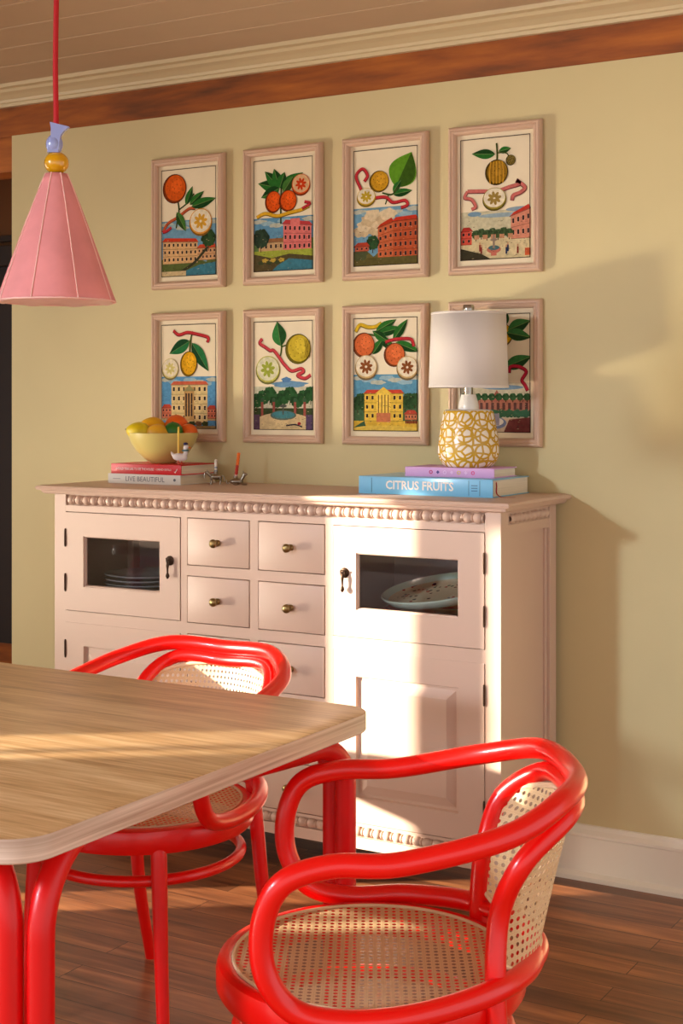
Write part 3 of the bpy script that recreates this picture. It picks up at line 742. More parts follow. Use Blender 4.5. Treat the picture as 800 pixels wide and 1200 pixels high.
def art4(a):
    a.rect(0, 0, 1, .40, (206, 196, 160)); a.ell(.2, .38, .10, .02, (120, 150, 170)); a.ell(.6, .36, .35, .018, (150, 170, 176)); a.ell(.85, .40, .2, .02, (140, 160, 170))
    a.rect(0, 0, 1, .17, (218, 198, 150)); a.house(.72, .16, 1, .34, (216, 140, 110), (196, 60, 44), 2, 4, skew=.06); a.house(0, .13, .16, .24, (210, 80, 60), (180, 50, 40), 2, 2)
    for k in range(7): a.tree(.22 + .08 * k, .21 + .012 * (k % 2), .06, (70, 92, 54))
    for k in range(5): a.rect(.2 + .12 * k, .17, .27 + .12 * k, .205, (196, 140, 100))
    a.ell(.48, .08, .10, .03, (190, 110, 90)); a.ell(.48, .095, .08, .02, (80, 110, 110)); a.rect(.465, .09, .495, .20, (150, 130, 110)); a.ell(.48, .16, .05, .012, (150, 130, 110)); a.rect(.44, .03, .52, .06, (196, 110, 90))
    for k, (u, v) in enumerate(((.28, .09), (.68, .08), (.82, .06), (.66, .06), (.30, .07))): a.rect(u - .012, v - .02, u + .012, v + .035, (40, 50, 80) if k % 2 else (140, 50, 40)); a.ell(u, v + .045, .012, .012, (200, 150, 110), n=8)
    a.poly([(0, 0), (.45, 0), (.30, .05), (0, .10)], (60, 54, 36)); a.rect(.92, .02, 1, .08, (200, 90, 50))
    a.stroke([(.52, .95), (.53, .85), (.52, .76)], .012, (70, 80, 30)); a.leaf(.50, .86, .34, .065, 3.05, GRN); a.leaf(.55, .88, .18, .045, .15, GRN); a.stroke([(.53, .87), (.66, .86), (.70, .82)], .008, (70, 80, 30)); a.fruit(.72, .80, .07, (120, 100, 40))
    a.ribbon([(.10, .57), (.06, .52), (.16, .50), (.22, .44), (.16, .42)], (206, 110, 100), .022); a.ribbon([(.10, .57), (.35, .56), (.5, .55), (.7, .58), (.85, .60), (.80, .63), (.92, .57), (.86, .53), (.76, .51), (.74, .47)], (206, 110, 100), .026)
    a.fruit(.52, .71, .165, (150, 110, 26), .17)
    for k in range(5): a.stroke([(.43 + .045 * k, .62), (.42 + .05 * k, .71), (.44 + .04 * k, .80)], .008, (206, 150, 40))
    a.slice(.49, .50, .165, (160, 140, 50), (160, 130, 60), ry=.14)
def art5(a):
    sky(a, .50, (92, 150, 190)); a.rect(0, .08, 1, .12, (190, 160, 110)); a.house(.0, .10, .18, .20, (206, 110, 80), (190, 70, 50), 2, 3); a.house(.84, .10, 1, .19, (206, 110, 80), (190, 70, 50), 2, 3)
    a.house(.18, .06, .84, .42, (226, 196, 134), (206, 100, 70), 4, 7, ped=False); a.rect(.42, .08, .60, .40, (196, 150, 90)); a.poly([(.40, .36), (.51, .42), (.62, .36)], (150, 140, 90))
    for k in range(3): a.rect(.44 + .05 * k, .12, .47 + .05 * k, .34, (60, 46, 40))
    for k in range(6): a.ell(.2 + .12 * k, .05, .06, .025, (60, 70, 40) if k % 2 else (120, 80, 50), wob=.12, seed=k)
    a.rect(0, 0, 1, .03, (160, 130, 80))
    a.stroke([(.58, .93), (.54, .86), (.52, .74)], .014, (70, 90, 30)); a.leaf(.52, .84, .42, .10, 3.6, (44, 120, 66)); a.leaf(.56, .82, .52, .10, -.95, (44, 120, 66)); 
    a.ribbon([(.22, .94), (.32, .90), (.48, .92), (.66, .90), (.80, .88), (.86, .86), (.84, .82)], REDR, .024)
    a.fruit(.50, .62, .155, (230, 168, 24), .19, rot=-.1); a.slice(.16, .58, .15, (216, 196, 120), (216, 200, 120), ry=.15); a.fruit(.50, .62, .155, (230, 168, 24), .19, rot=-.1)
def art6(a):
    a.rect(0, 0, 1, .40, (206, 200, 170)); a.ell(.6, .42, .3, .03, (110, 150, 180), wob=.1); a.ell(.55, .46, .08, .025, (90, 130, 170), wob=.1)
    a.rect(0, 0, 1, .20, (60, 74, 42)); 
    for k in range(9): a.tree(.04 + .115 * k, .27 + .03 * (k % 3), .11, (48, 92, 48))
    for k in range(3): a.rect(.10 + .03 * k * 0 + .02, .12, .16, .28, (160, 84, 70))
    for k, u in enumerate((.12, .32, .68, .84)): a.rect(u, .10, u + .04, .26, (160, 84, 70)); a.ell(u + .02, .275, .03, .02, (60, 90, 60), n=12)
    a.ell(.5, .06, .5, .10, (214, 186, 136)); a.ell(.5, .135, .22, .045, (96, 110, 96)); a.ell(.5, .14, .19, .034, (74, 132, 136)); a.rect(.49, .14, .51, .22, (90, 90, 80)); a.ell(.5, .22, .06, .014, (90, 90, 80))
    a.rect(0, 0, .1, .14, (96, 70, 86)); a.rect(.88, 0, 1, .14, (90, 70, 96)); a.stroke([(.55, .04), (.7, .05), (.82, .03)], .010, (50, 40, 50)); a.ell(.77, .06, .03, .014, (150, 40, 40), n=10)
    a.stroke([(.48, .80), (.46, .70), (.42, .66)], .012, (70, 90, 30)); a.stroke([(.46, .76), (.56, .78)], .010, (70, 90, 30)); a.leaf(.46, .77, .36, .12, 1.75, (58, 130, 60))
    a.ribbon([(.14, .84), (.10, .80), (.20, .76), (.28, .73), (.34, .73), (.44, .66), (.52, .60), (.64, .54), (.80, .56), (.84, .53), (.74, .50), (.86, .47), (.96, .50)], (206, 70, 76), .024)
    a.fruit(.75, .74, .215, (206, 180, 50)); a.slice(.24, .56, .20, (196, 190, 90), (160, 170, 60), (226, 220, 180))
    for k in range(5): a.stroke([(.86 + .02 * k, .66), (.88 + .02 * k, .74), (.86 + .02 * k, .82)], .004, (120, 96, 30))
def art7(a):
    sky(a, .50, (92, 148, 176)); a.rect(0, 0, 1, .30, (70, 100, 66))
    for k in range(4): a.tree(.06 + .05 * k, .24 + .04 * (k % 2), .09); a.tree(.80 + .05 * k, .25 + .03 * (k % 2), .09)
    a.house(.80, .10, .98, .15, (204, 120, 80), (180, 70, 50), 1, 4)
    a.rect(0, 0, 1, .09, (222, 180, 60)); a.house(.17, .09, .77, .33, (232, 190, 70), (206, 70, 50), 3, 7, ped=True); a.rect(.36, .08, .58, .16, (206, 120, 80)); a.poly([(0, .03), (.17, .09), (.2, .03)], (60, 90, 60))
    a.ell(.5, .02, .5, .03, (226, 190, 80))
    for k in range(6): a.ell(.82 + .03 * k, .08, .014, .014, (120, 40, 30), n=8)
    a.ribbon([(.03, .88), (.10, .94), (.22, .92), (.34, .92), (.44, .95)], (220, 180, 40), .026)
    a.stroke([(.2, .86), (.35, .84), (.5, .78), (.68, .74)], .012, (70, 90, 30))
    for (u, v, L, r) in ((.35, .88, .36, .45), (.38, .86, .40, .20), (.40, .84, .36, -.7), (.30, .68, .28, .9), (.62, .80, .36, .9), (.66, .78, .40, -.35), (.52, .80, .26, 2.6)): a.leaf(u, v, L, .065, r, GRN)
    a.ribbon([(.50, .78), (.60, .80), (.78, .81), (.90, .80), (.94, .74)], REDR, .022)
    a.fruit(.16, .76, .175, (216, 106, 54)); a.fruit(.64, .67, .165, (216, 106, 54)); a.slice(.20, .57, .17, (206, 170, 110), (140, 80, 40)); a.slice(.84, .56, .16, (206, 170, 110), (140, 80, 40))
def art8(a):
    a.rect(0, 0, 1, .42, (210, 200, 172)); a.ell(.6, .38, .3, .02, (120, 150, 180)); a.rect(0, .18, 1, .28, (180, 112, 90))
    for k in range(12): a.rect(.04 + .08 * k, .19, .08 + .08 * k, .25, (96, 60, 54))
    a.poly([(.42, .26), (.62, .26), (.52, .36)], (176, 100, 84))
    for k in range(10): a.tree(.05 + .1 * k, .30, .05, (60, 100, 60)); a.ell(.04 + .11 * k, .16, .07, .035, (60, 100, 70), wob=.12, seed=k)
    a.rect(0, 0, 1, .12, (206, 180, 150)); a.poly([(.62, 0), (1, 0), (1, .13), (.7, .11)], (120, 60, 56)); a.ell(.5, .08, .16, .05, (120, 130, 160)); a.ell(.5, .09, .12, .035, (226, 216, 200)); a.rect(.44, .06, .56, .16, (150, 140, 150))
    a.stroke([(.2, .90), (.5, .86), (.66, .84)], .012, (60, 80, 30)); a.fruit(.55, .82, .20, (228, 172, 24), .17)
    a.leaf(.60, .88, .28, .09, 1.5, (60, 120, 60)); a.leaf(.68, .86, .34, .09, .35, (60, 120, 60)); a.leaf(.66, .84, .36, .08, -.2, (60, 120, 60)); a.leaf(.64, .55, .40, .09, .35, (60, 120, 60)); a.fruit(.25, .64, .14, (220, 180, 60))
    a.ribbon([(.70, .50), (.72, .55), (.84, .55), (.94, .51), (.88, .44), (.92, .40), (.96, .35)], (190, 40, 60), .022)
ARTS = [art1, art2, art3, art4, art5, art6, art7, art8]
DESC = ['framed fruit print with orange, lone leaves and halved orange above houses, top left',
        'framed fruit print with two oranges under broad leaves above a pink villa by water',
        'framed fruit print with large green leaf and red ribbons above a brick red building',
        'framed fruit print with dark ribbed fruit and pink ribbon above a plaza with fountain',
        'framed fruit print with long yellow citron and two hanging leaves behind the fruit bowl',
        'framed fruit print with yellow citron and diagonal pink ribbon above a garden fountain',
        'framed fruit print with two red oranges and halves above a yellow villa',
        'framed fruit print partly hidden behind the table lamp, red ribbon at right']
FXS = [-2.893, -2.535, -2.178, -1.826]
k = 0
for z0, z1 in ((1.662, 2.084), (1.174, 1.586)):
    for fx in FXS:
        x0, x1 = fx, fx + .285
        T = thing('framed_print', DESC[k], 'picture', ((x0 + x1) / 2, -.001, z0), 'framed fruit prints on the wall')
        bm = NB()
        pr = [(0, -.002), (0, -.014), (.003, -.021), (.007, -.024), (.010, -.024), (.012, -.021), (.016, -.0225), (.020, -.0205), (.0235, -.016), (.0245, -.006), (.0245, -.002)]
        frame_ring(bm, x0, x1, z0, z1, pr); obj('frame', bm, M_frame, T, smooth=False)
        bm = NB(); box(bm, x0 + .018, x1 - .018, -.0075, -.003, z0 + .018, z1 - .018)
        pp = obj('print_sheet', bm, M_paper, T, smooth=False)
        a = Art(x0 + .036, x1 - .034, z0 + .040, z1 - .038, -.0078)
        ARTS[k](a); a.hatch(.01, .34, 130, k); a.border(); a.done(pp)
        k += 1

# ------------------------------------------------------------------ pendant lamp
PX, PY, PZ = -1.891, -1.600, 1.492
T = thing('pendant_lamp', 'pink cone pendant lamp with yellow ball and blue ceramic piece on a red cord', 'lamp', (PX, PY, PZ))
bm = NB(); S = 40; R = []
def shade_r(t, a): return (.0215 + (.1135 - .0215) * t ** .93) * (1 + .010 * math.cos(8 * a) * t) 
for i in range(21):
    t = i / 20; z = 1.742 - .248 * t
    R.append([bm.verts.new((PX + shade_r(t, 2 * PI * k / 64) * math.cos(2 * PI * k / 64), PY + shade_r(t, 2 * PI * k / 64) * math.sin(2 * PI * k / 64), z + (.0025 * math.cos(8 * 2 * PI * k / 64) if i == 20 else 0))) for k in range(64)])
for A, B in zip(R, R[1:]):
    for k2 in range(64): bm.faces.new((A[k2], A[(k2 + 1) % 64], B[(k2 + 1) % 64], B[k2]))
sh = obj('lamp_shade', bm, [M_pink, mat('shade_lining', (240, 205, 190), .85)], T)
md = sh.modifiers.new('thick', 'SOLIDIFY'); md.thickness = .002; md.offset = -1; md.material_offset = 1; md.material_offset_rim = 1
bm = NB()
for k2 in range(8):
    a = 2 * PI * (k2 + .38) / 8
    tube(bm, [(PX + (shade_r(t, a) + .0008) * math.cos(a), PY + (shade_r(t, a) + .0008) * math.sin(a), 1.742 - .248 * t) for t in [i / 14 for i in range(15)]], .0012, seg=6)
tube(bm, [(PX + .1135 * math.cos(2 * PI * q / 64), PY + .1135 * math.sin(2 * PI * q / 64), 1.4945) for q in range(64)], .0016, seg=6, closed=True)
obj('seam', bm, M_seam, T, label='pale stitched seams down the pink shade')
bm = NB(); ellipsoid(bm, (PX, PY, 1.763), (.0238, .0238, .022), seg=28); obj('yellow_bead', bm, M_yelg, T, label='glossy yellow ceramic ball')
bm = NB(); e1 = Vector((.8625, .506, 0))
c0 = Vector((PX, PY, 0)) + e1 * -.004
ellipsoid(bm, c0 + Vector((0, 0, 1.799)), (.0165, .0165, .020), seg=24)
# flared flat tab rising from the bulb
sec = [(1.782, -.001, .011), (1.800, .002, .0095), (1.815, .005, .0095), (1.826, .008, .0125), (1.836, .012, .0185)]
Rr = []
for z, cx2, h in sec:
    cc = c0 + e1 * cx2 - FWD * .007
    sl = .12 * (z - 1.782)
    Rr.append([bm.verts.new(cc + e1 * sx * h + FWD * sy * .006 + Vector((0, 0, z - sx * h * .25 * (1 if z > 1.82 else 0)))) for sx, sy in ((-1, -1), (1, -1), (1, 1), (-1, 1))])
for A, B in zip(Rr, Rr[1:]):
    for q in range(4): bm.faces.new((A[q], A[(q + 1) % 4], B[(q + 1) % 4], B[q]))
bm.faces.new(Rr[0]); bm.faces.new(Rr[-1])
obj('blue_finial', bm, M_blueg, T, label='pale blue ceramic piece with flared tab')
bm = NB(); tube(bm, [(PX, PY, 1.80), (PX - .003, PY, 1.95), (PX + .001, PY, 2.15), (PX, PY, CZ - .001)], .0052, seg=10); obj('cord', bm, M_cord, T)
bm = NB(); lathe(bm, [(0, -.02), (.03, -.02), (.045, -.012), (.05, 0), (0, 0)], (PX, PY, CZ), seg=32); obj('canopy', bm, M_pink, T)
bm = NB(); ellipsoid(bm, (PX, PY, 1.60), (.028, .028, .036), seg=20); lathe(bm, [(0, 1.63), (.014, 1.63), (.014, 1.70), (0, 1.70)], (PX, PY, 0), seg=16); obj('bulb', bm, M_white, T)

# ------------------------------------------------------------------ dining table
TX0, TX1, TY0, TY1 = -3.65, -1.274, -2.365, -1.425; TZ0, TZ1 = .706, .740
T = thing('dining_table', 'oak topped dining table with rounded corners and red tubular steel legs', 'table', (-2.3, -1.9, 0))
bm = NB(); cr = .065
pts = []
for cx, cy, a0 in ((TX1 - cr, TY0 + cr, -PI / 2), (TX1 - cr, TY1 - cr, 0), (TX0 + cr, TY1 - cr, PI / 2), (TX0 + cr, TY0 + cr, PI)):
    for q in range(13): a = a0 + PI / 2 * q / 12; pts.append((cx + cr * math.cos(a), cy + cr * math.sin(a)))
def ins(p, d):
    c = (min(max(p[0], TX0 + cr), TX1 - cr), min(max(p[1], TY0 + cr), TY1 - cr)); v = Vector((p[0] - c[0], p[1] - c[1])); v.normalize(); return (p[0] - v.x * d, p[1] - v.y * d)
levels = [(.002, TZ0), (0, TZ0 + .002), (0, TZ1 - .0025), (.0008, TZ1 - .0008), (.0028, TZ1)]
RR = [[bm.verts.new((*ins(p, d), z)) for p in pts] for d, z in levels]
for li, (A, B) in enumerate(zip(RR, RR[1:])):
    for q in range(len(pts)): bm.faces.new((A[q], A[(q + 1) % len(pts)], B[(q + 1) % len(pts)], B[q])).material_index = 1 if li < 3 else 0
bm.faces.new(RR[0]).material_index = 1; bm.faces.new(RR[-1]).material_index = 0
obj('tabletop', bm, [M_oak, M_oakedge], T, label='light oak top with striped edge')
TR = .0195
def bent(p, dirv, R=.095, length=.5):
    """leg tube rising from the floor at p and bending into the horizontal towards dirv"""
    z1 = TZ0 - TR - .001; d = Vector((*dirv, 0)).normalized(); P0 = Vector((*p, 0)); pts = [P0, P0 + Vector((0, 0, z1 - R))]
    for q in range(1, 11):
        a = PI / 2 * q / 10; pts.append(P0 + d * (R - R * math.cos(a)) + Vector((0, 0, z1 - R + R * math.sin(a))))
    pts.append(pts[-1] + d * (length / 2)); pts.append(pts[-1] + d * (length / 2))
    return pts
LEGS = [((-1.350, -2.242), (-.17, .985), .12, .34), ((-1.388, -2.262), (-.93, .36), .11, .5), ((-1.312, -1.482), (-.2, -.98), .075, .36), ((-1.349, -1.462), (-.93, -.36), .075, .5),
        ((-3.57, -2.242), (0, 1), .11, .3), ((-3.535, -2.262), (1, 0), .11, .7), ((-3.57, -1.49), (0, -1), .07, .4), ((-3.535, -1.468), (1, 0), .07, .7)]
for p, d, R_, L_ in LEGS:
    bm = NB(); tube(bm, bent(p, d, R_, L_), TR, seg=20); lathe(bm, [(0, 0), (TR + .001, 0), (TR + .001, .006), (0, .006)], (*p, 0), seg=20)
    obj('leg', bm, M_redmetal, T)

# ------------------------------------------------------------------ chairs
RAIL = [(.309, 0, .735), (.278, .142, .739), (.189, .230, .709), (.043, .255, .678), (-.053, .255, .674), (-.118, .260, .652), (-.145, .257, .597), (-.142, .256, .530), (-.105, .251, .478), (-.035, .250, .462), (.06, .243, .468), (.16, .19, .476), (.225, .105, .477), (.248, 0, .477)]
HAIR = [(.306, 0, .706), (.282, .125, .708), (.215, .170, .655), (.184, .148, .578), (.176, .158, .494), (.180, .167, .396), (.205, .175, .2), (.265, .188, .0)]
def make_chair(label, group):
    t = thing('armchair', label, 'chair', (0, 0, 0), group)
    # seat ring
    bm = NB(); ro, ri = .235, .205
    prof = [(ri, .452), (ri + .004, .4585), (ri + .010, .461), (ro - .010, .461), (ro - .003, .457), (ro, .448), (ro, .422), (ro - .006, .412), (ri + .004, .410), (ri, .416), (ri, .452)]
    lathe(bm, prof, seg=72); seat = obj('seat', bm, M_red, t, local=True)
    bm = NB(); ul = UVL(bm); n = 72; rs = [0, .07, .14, ri + .006]
    R = []
    for r in rs: R.append([bm.verts.new((0, 0, .4535))] if r == 0 else [bm.verts.new((r * math.cos(2 * PI * q / n), r * math.sin(2 * PI * q / n), .4535 + (.0052 * (r / .211) ** 4))) for q in range(n)])
    for A, B in zip(R, R[1:]):
        for q in range(n): bm.faces.new((A[0], B[q], B[(q + 1) % n]) if len(A) == 1 else (A[q], A[(q + 1) % n], B[(q + 1) % n], B[q]))
    for f in bm.faces:
        for lp in f.loops: lp[ul].uv = (lp.vert.co.x + .00625, lp.vert.co.y + .00625)
    obj('cane_panel', bm, M_cane, seat, local=True, label='woven cane seat panel')
    bm = NB(); tube(bm, [((ri + .004) * math.cos(2 * PI * q / 72), (ri + .004) * math.sin(2 * PI * q / 72), .4605) for q in range(72)], .0028, seg=8, closed=True)
    obj('cane_spline', bm, mat('cane_spline', (226, 196, 156), .4), seat, local=True, label='pale cane strip around the seat')
    # arm rail: one closed bent hoop
    pts = RAIL + [(b, -s, z) for b, s, z in RAIL[-2:0:-1]]
    bm = NB(); tube(bm, spline(pts, 8, closed=True), .0168, seg=18, closed=True); obj('arm_rail', bm, M_red, t, local=True)
    # back hoop continuing into the rear legs
    pts = HAIR[::-1] + [(b, -s, z) for b, s, z in HAIR[1:]]
    sp = spline(pts, 8); bm = NB(); rr = [(.0155 if p.z > .3 else .0125 + .003 * p.z / .3) for p in sp]
    tube(bm, sp, rr, seg=16); back = obj('back_hoop', bm, M_red, t, local=True)
    # curved cane back inside the hoop
    sp2 = spline(HAIR[:6], 10)
    def edge(z):
        best = min(sp2, key=lambda p: abs(p.z - z) + (0 if p.z <= .708 else 9)); return best
    bm = NB(); ul = UVL(bm); NZ, NS = 26, 30; grid = []
    zt, zb = .703, .488
    def half(z):
        e = edge(min(max(z, .49), .706)); b, s = e.x, e.y
        if z > .655:                                       # top rounds off inside the hoop
            k_ = (z - .655) / (.703 - .655); s = s * math.sqrt(max(0, 1 - k_ ** 2.2)) if k_ < 1 else 0
        if z < .525:
            k_ = (.525 - z) / (.525 - zb); s = s * (1 - .18 * k_ ** 2)
        return s
    def bsurf(s, z):
        ba = .250 + (.308 - .250) * ((z - .46) / .25)      # depth at the centre
        e = edge(min(max(z, .49), .69)); r = (s / max(e.y, .1)) ** 2
        return ba + (e.x - ba) * min(r, 1.1)
    for i in range(NZ + 1):
        z = zb + (zt - zb) * i / NZ; h = max(half(z), .004); row = []
        for j in range(NS + 1):
            s = -h + 2 * h * j / NS; row.append((bm.verts.new((bsurf(s, z), s, z)), s, z))
        grid.append(row)
    for i in range(NZ):
        for j in range(NS):
            q = (grid[i][j], grid[i][j + 1], grid[i + 1][j + 1], grid[i + 1][j]); f = bm.faces.new([v[0] for v in q])
            for lp, v in zip(f.loops, q): lp[ul].uv = (v[1] * 1.25 + .00625, v[2] * 1.02)
    obj('cane_back', bm, M_cane, back, local=True, label='woven cane back panel')
    bm = NB(); ed = [grid[i][0][0] for i in ()]
    outl = []
    for i in range(NZ + 1): z = zb + (zt - zb) * i / NZ; h = max(half(z), .004); outl.append((bsurf(h, z), h, z))
    outl = outl + [(b, -s, z) for b, s, z in outl[::-1]]
    bot = []; hb = half(zb)
    for j in range(1, 12): s = -hb + 2 * hb * j / 12; bot.append((bsurf(s, zb), s, zb))
    tube(bm, outl + bot, .0045, seg=8, closed=True); obj('back_rim', bm, mat('cane_spline', (226, 196, 156), .4), back, local=True, label='pale cane strip edging the back')
    # lower back rail carrying the panel
    bm = NB(); sec = []
    for j in range(15):
        s = -.150 + .30 * j / 14; sec.append((bsurf(s, .49), s, .478))
    tube(bm, sec, .013, seg=12); obj('back_rail', bm, M_red, t, local=True)
    # front legs
    for sg in (1, -1):
        bm = NB(); tube(bm, spline([(-.150, .158 * sg, .425), (-.152, .162 * sg, .38), (-.158, .172 * sg, .2), (-.166, .186 * sg, 0)], 6), [.0165] * 6 + [.0165 - .0045 * q / 12 for q in range(13)], seg=16)
        obj('leg', bm, M_red, t, local=True)
        bm = NB(); tube(bm, [(-.166, .186 * sg, 0), (-.166, .186 * sg, .008)], .0123, seg=14)
        obj('foot_glide', bm, mat('black_glide', (30, 24, 22), .6), t, local=True)
    bm = NB(); tube(bm, [(.205 * math.cos(2 * PI * q / 64) + .004, .205 * math.sin(2 * PI * q / 64), .352) for q in range(64)], .0115, seg=14, closed=True); obj('stretcher', bm, M_red, t, local=True)
    return t
ch = make_chair('red bentwood cane armchair in the foreground, at the right end of the table', 'red bentwood armchairs')
c2 = copy_tree(ch)
ch.location = (-1.073, -1.815, 0); ch.rotation_euler = (0, 0, math.radians(29.1))
c2.location = (-1.906, -1.313, 0); c2.rotation_euler = (0, 0, math.radians(89.6))
c2['label'] = 'red bentwood cane armchair tucked under the table in front of the sideboard'

# ------------------------------------------------------------------ books
def book(name, label, x0, x1, y0, y1, z0, z1, cover, pages, group=None, rot=0):
    t = thing(name, label, 'book', ((x0 + x1) / 2, (y0 + y1) / 2, z0), group)
    c = .0028
    bm = NB(); box(bm, x0, x1, y0, y1, z0, z0 + c, .0008); box(bm, x0, x1, y0, y1, z1 - c, z1, .0008); box(bm, x0, x1, y0 - .001, y0 + c, z0, z1, .0012)
    cv = obj('cover', bm, cover, t)
    bm = NB(); box(bm, x0 + .004, x1 - .004, y0 + c, y1 - .004, z0 + c, z1 - c); obj('pages', bm, pages, t, smooth=False)
    return t, cv
M_pages = mat('page_block', (226, 214, 190), .9, noise_amt=.10, nscale=4, aniso=(1, 1, 160))
M_wcov = mat('white_cover', (214, 208, 198), .5); M_rcov = mat('red_cover', (206, 12, 22), .4); M_bcov = mat('blue_cover', (122, 192, 228), .3, coat=.3); M_lcov = mat('lilac_cover', (218, 168, 216), .5)
M_ink = mat('grey_ink', (96, 96, 104), .6); M_wink = mat('white_ink', (246, 236, 226), .5); M_dbl = mat('blue_ink', (40, 84, 130), .5)
bx0, bx1, by0, by1 = -2.902, -2.622, -.222, -.035
t, cv = book('book', 'white spined book under the red book, left on the sideboard', bx0, bx1, by0, by1, TOPZ, TOPZ + .030, M_wcov, M_pages, 'books stacked under the fruit bowl')
text_mesh('LIVE BEAUTIFUL', .150, .015, (bx0 + .070, by0 - .001, TOPZ + .0075), (1, 0, 0), (0, 0, 1), M_ink, cv)
bm = NB(); box(bm, bx0 + .020, bx0 + .050, by0 - .0014, by0, TOPZ + .0138, TOPZ + .0152); obj('spine_line', bm, M_ink, cv, smooth=False)
bm = NB(); lathe(bm, [(0, 0), (.0045, 0), (.0045, .0006), (0, .0006)], seg=16); bmesh.ops.rotate(bm, verts=bm.verts, matrix=Matrix.Rotation(PI / 2, 3, 'X')); bmesh.ops.translate(bm, verts=bm.verts, vec=(bx1 - .022, by0 - .001, TOPZ + .015)); obj('emblem', bm, M_ink, cv)
rz0 = TOPZ + .030
t, cv = book('book', 'red spined book directly under the fruit bowl', bx0 + .012, bx1 + .002, by0, by1, rz0, rz0 + .031, M_rcov, M_pages, 'books stacked under the fruit bowl')
text_mesh('WOULD YOU LIKE TO SEE THE HOUSE?', .150, .0075, (bx0 + .030, by0 - .001, rz0 + .012), (1, 0, 0), (0, 0, 1), M_wink, cv)
text_mesh('- LORENZO CASTILLO', .062, .0055, (bx0 + .184, by0 - .001, rz0 + .013), (1, 0, 0), (0, 0, 1), M_wink, cv)
bm = NB(); tube(bm, [(bx1 - .023, by0 - .0012, rz0 + .010), (bx1 - .020, by0 - .0012, rz0 + .007), (bx1 - .012, by0 - .0012, rz0 + .019)], .0012, seg=6); obj('emblem', bm, M_wink, cv)
RT = rz0 + .031
cx0, cx1, cy0, cy1 = -1.974, -1.570, -.272, -.030
BZ = TOPZ + .048
t, cv = book('book', 'large light blue book with white title letters under the lilac book', cx0, cx1, cy0, cy1, TOPZ, BZ, M_bcov, M_pages, 'books stacked under the table lamp')
text_mesh('CITRUS FRUITS', .205, .024, (cx0 + .085, cy0 - .001, TOPZ + .014), (1, 0, 0), (0, 0, 1), M_wink, cv, bold=.022)
bm = NB()
for xx in (cx0 + .040, cx1 - .038, cx1 - .070):
    bm = NB(); box(bm, xx, xx + .0012, cy0 - .0016, cy0, TOPZ + .004, BZ - .004); obj('spine_line', bm, M_dbl, cv, smooth=False)
for q in range(3):
    bm = NB(); box(bm, cx1 - .062, cx1 - .044, cy0 - .0016, cy0, TOPZ + .016 + q * .007, TOPZ + .018 + q * .007); obj('spine_line', bm, M_dbl, cv, smooth=False)
bm = NB(); rb = spline([(cx1 - .004, cy0 + .03, TOPZ + .040), (cx1 + .004, cy0 + .015, TOPZ + .030), (cx1 + .008, cy0 + .006, TOPZ + .012), (cx1 + .020, cy0 + .010, TOPZ + .003), (cx1 + .040, cy0 + .020, TOPZ + .0022), (cx1 + .050, cy0 + .030, TOPZ + .002)], 5)
for i in range(len(rb) - 1):
    a, b = rb[i], rb[i + 1]; w = Vector((-.002, .004, 0)); w = Vector((.003, -.003, 0)) if i < 12 else Vector((0, .004, 0))
    vs = [bm.verts.new(p) for p in (a - w, a + w, b + w, b - w)]; bm.faces.new(vs)
bmesh.ops.remove_doubles(bm, verts=bm.verts, dist=.0005)
rbo = obj('bookmark_ribbon', bm, mat('ribbon_red', (170, 20, 30), .6), t); md = rbo.modifiers.new('s', 'SOLIDIFY'); md.thickness = .0006
lx0, lx1, ly0, ly1 = -1.860, -1.592, -.215, -.065
LT = BZ + .026
t, cv = book('book', 'small lilac book between the blue book and the table lamp', lx0, lx1, ly0, ly1, BZ, LT, M_lcov, M_pages, 'books stacked under the table lamp')
for q, c in enumerate(((200, 60, 120), (90, 70, 140), (236, 200, 236), (236, 200, 236), (230, 200, 120), (236, 200, 236), (220, 80, 140))):
    bm = NB(); lathe(bm, [(0, 0), (.0032, 0), (.0032, .0012), (.0055, .0012), (.0055, 0)] if q % 2 == 0 else [(0, 0), (.005, 0), (.005, .0012), (0, .0012)], seg=12 if q % 2 == 0 else 4)
    bmesh.ops.rotate(bm, verts=bm.verts, matrix=Matrix.Rotation(PI / 2, 3, 'X')); bmesh.ops.translate(bm, verts=bm.verts, vec=(lx0 + .080 + q * .021, ly0 - .0008, BZ + .013))
    obj('emblem', bm, mat('spine_ink_%d' % q, c, .6), cv, smooth=False)

# ------------------------------------------------------------------ table lamp
LX, LY = -1.703, -.140
T = thing('table_lamp', 'table lamp with white drum shade and yellow and white lattice ceramic base', 'lamp', (LX, LY, LT))
z = LT
prof = [(0, 0), (.062, 0), (.066, .002), (.073, .010), (.0805, .022), (.0845, .036), (.0840, .055), (.080, .090), (.074, .125), (.0695, .148), (.0665, .154)]
bm = NB(); lathe(bm, prof, (LX, LY, z), seg=64, uv=True); lathe(bm, [(.0665, .154), (.060, .157), (.046, .158), (0, .158)], (LX, LY, z), seg=64, mi=1)
obj('base', bm, [M_lat, M_white], T)
bm = NB(); lathe(bm, [(0, .157), (.029, .157), (.0285, .166), (.0262, .178), (.0225, .190), (.0205, .198), (0, .200)], (LX, LY, z), seg=40); obj('neck', bm, M_white, T)
bm = NB(); lathe(bm, [(0, .196), (.012, .196), (.012, .204), (.0125, .206), (.0125, .235), (.009, .238), (.009, .262), (0, .262)], (LX, LY, z), seg=24)
tube(bm, [(LX, LY, z + .262), (LX, LY, z + .44)], .003, seg=8); obj('socket', bm, M_steel, T)
SZ0, SZ1 = 1.339, 1.545
bm = NB(); lathe(bm, [(.1095, SZ0), (.1025, SZ1)], (LX, LY, 0), seg=72); so_ = obj('lamp_shade', bm, M_linen, T); md = so_.modifiers.new('s', 'SOLIDIFY'); md.thickness = .002; md.offset = -1
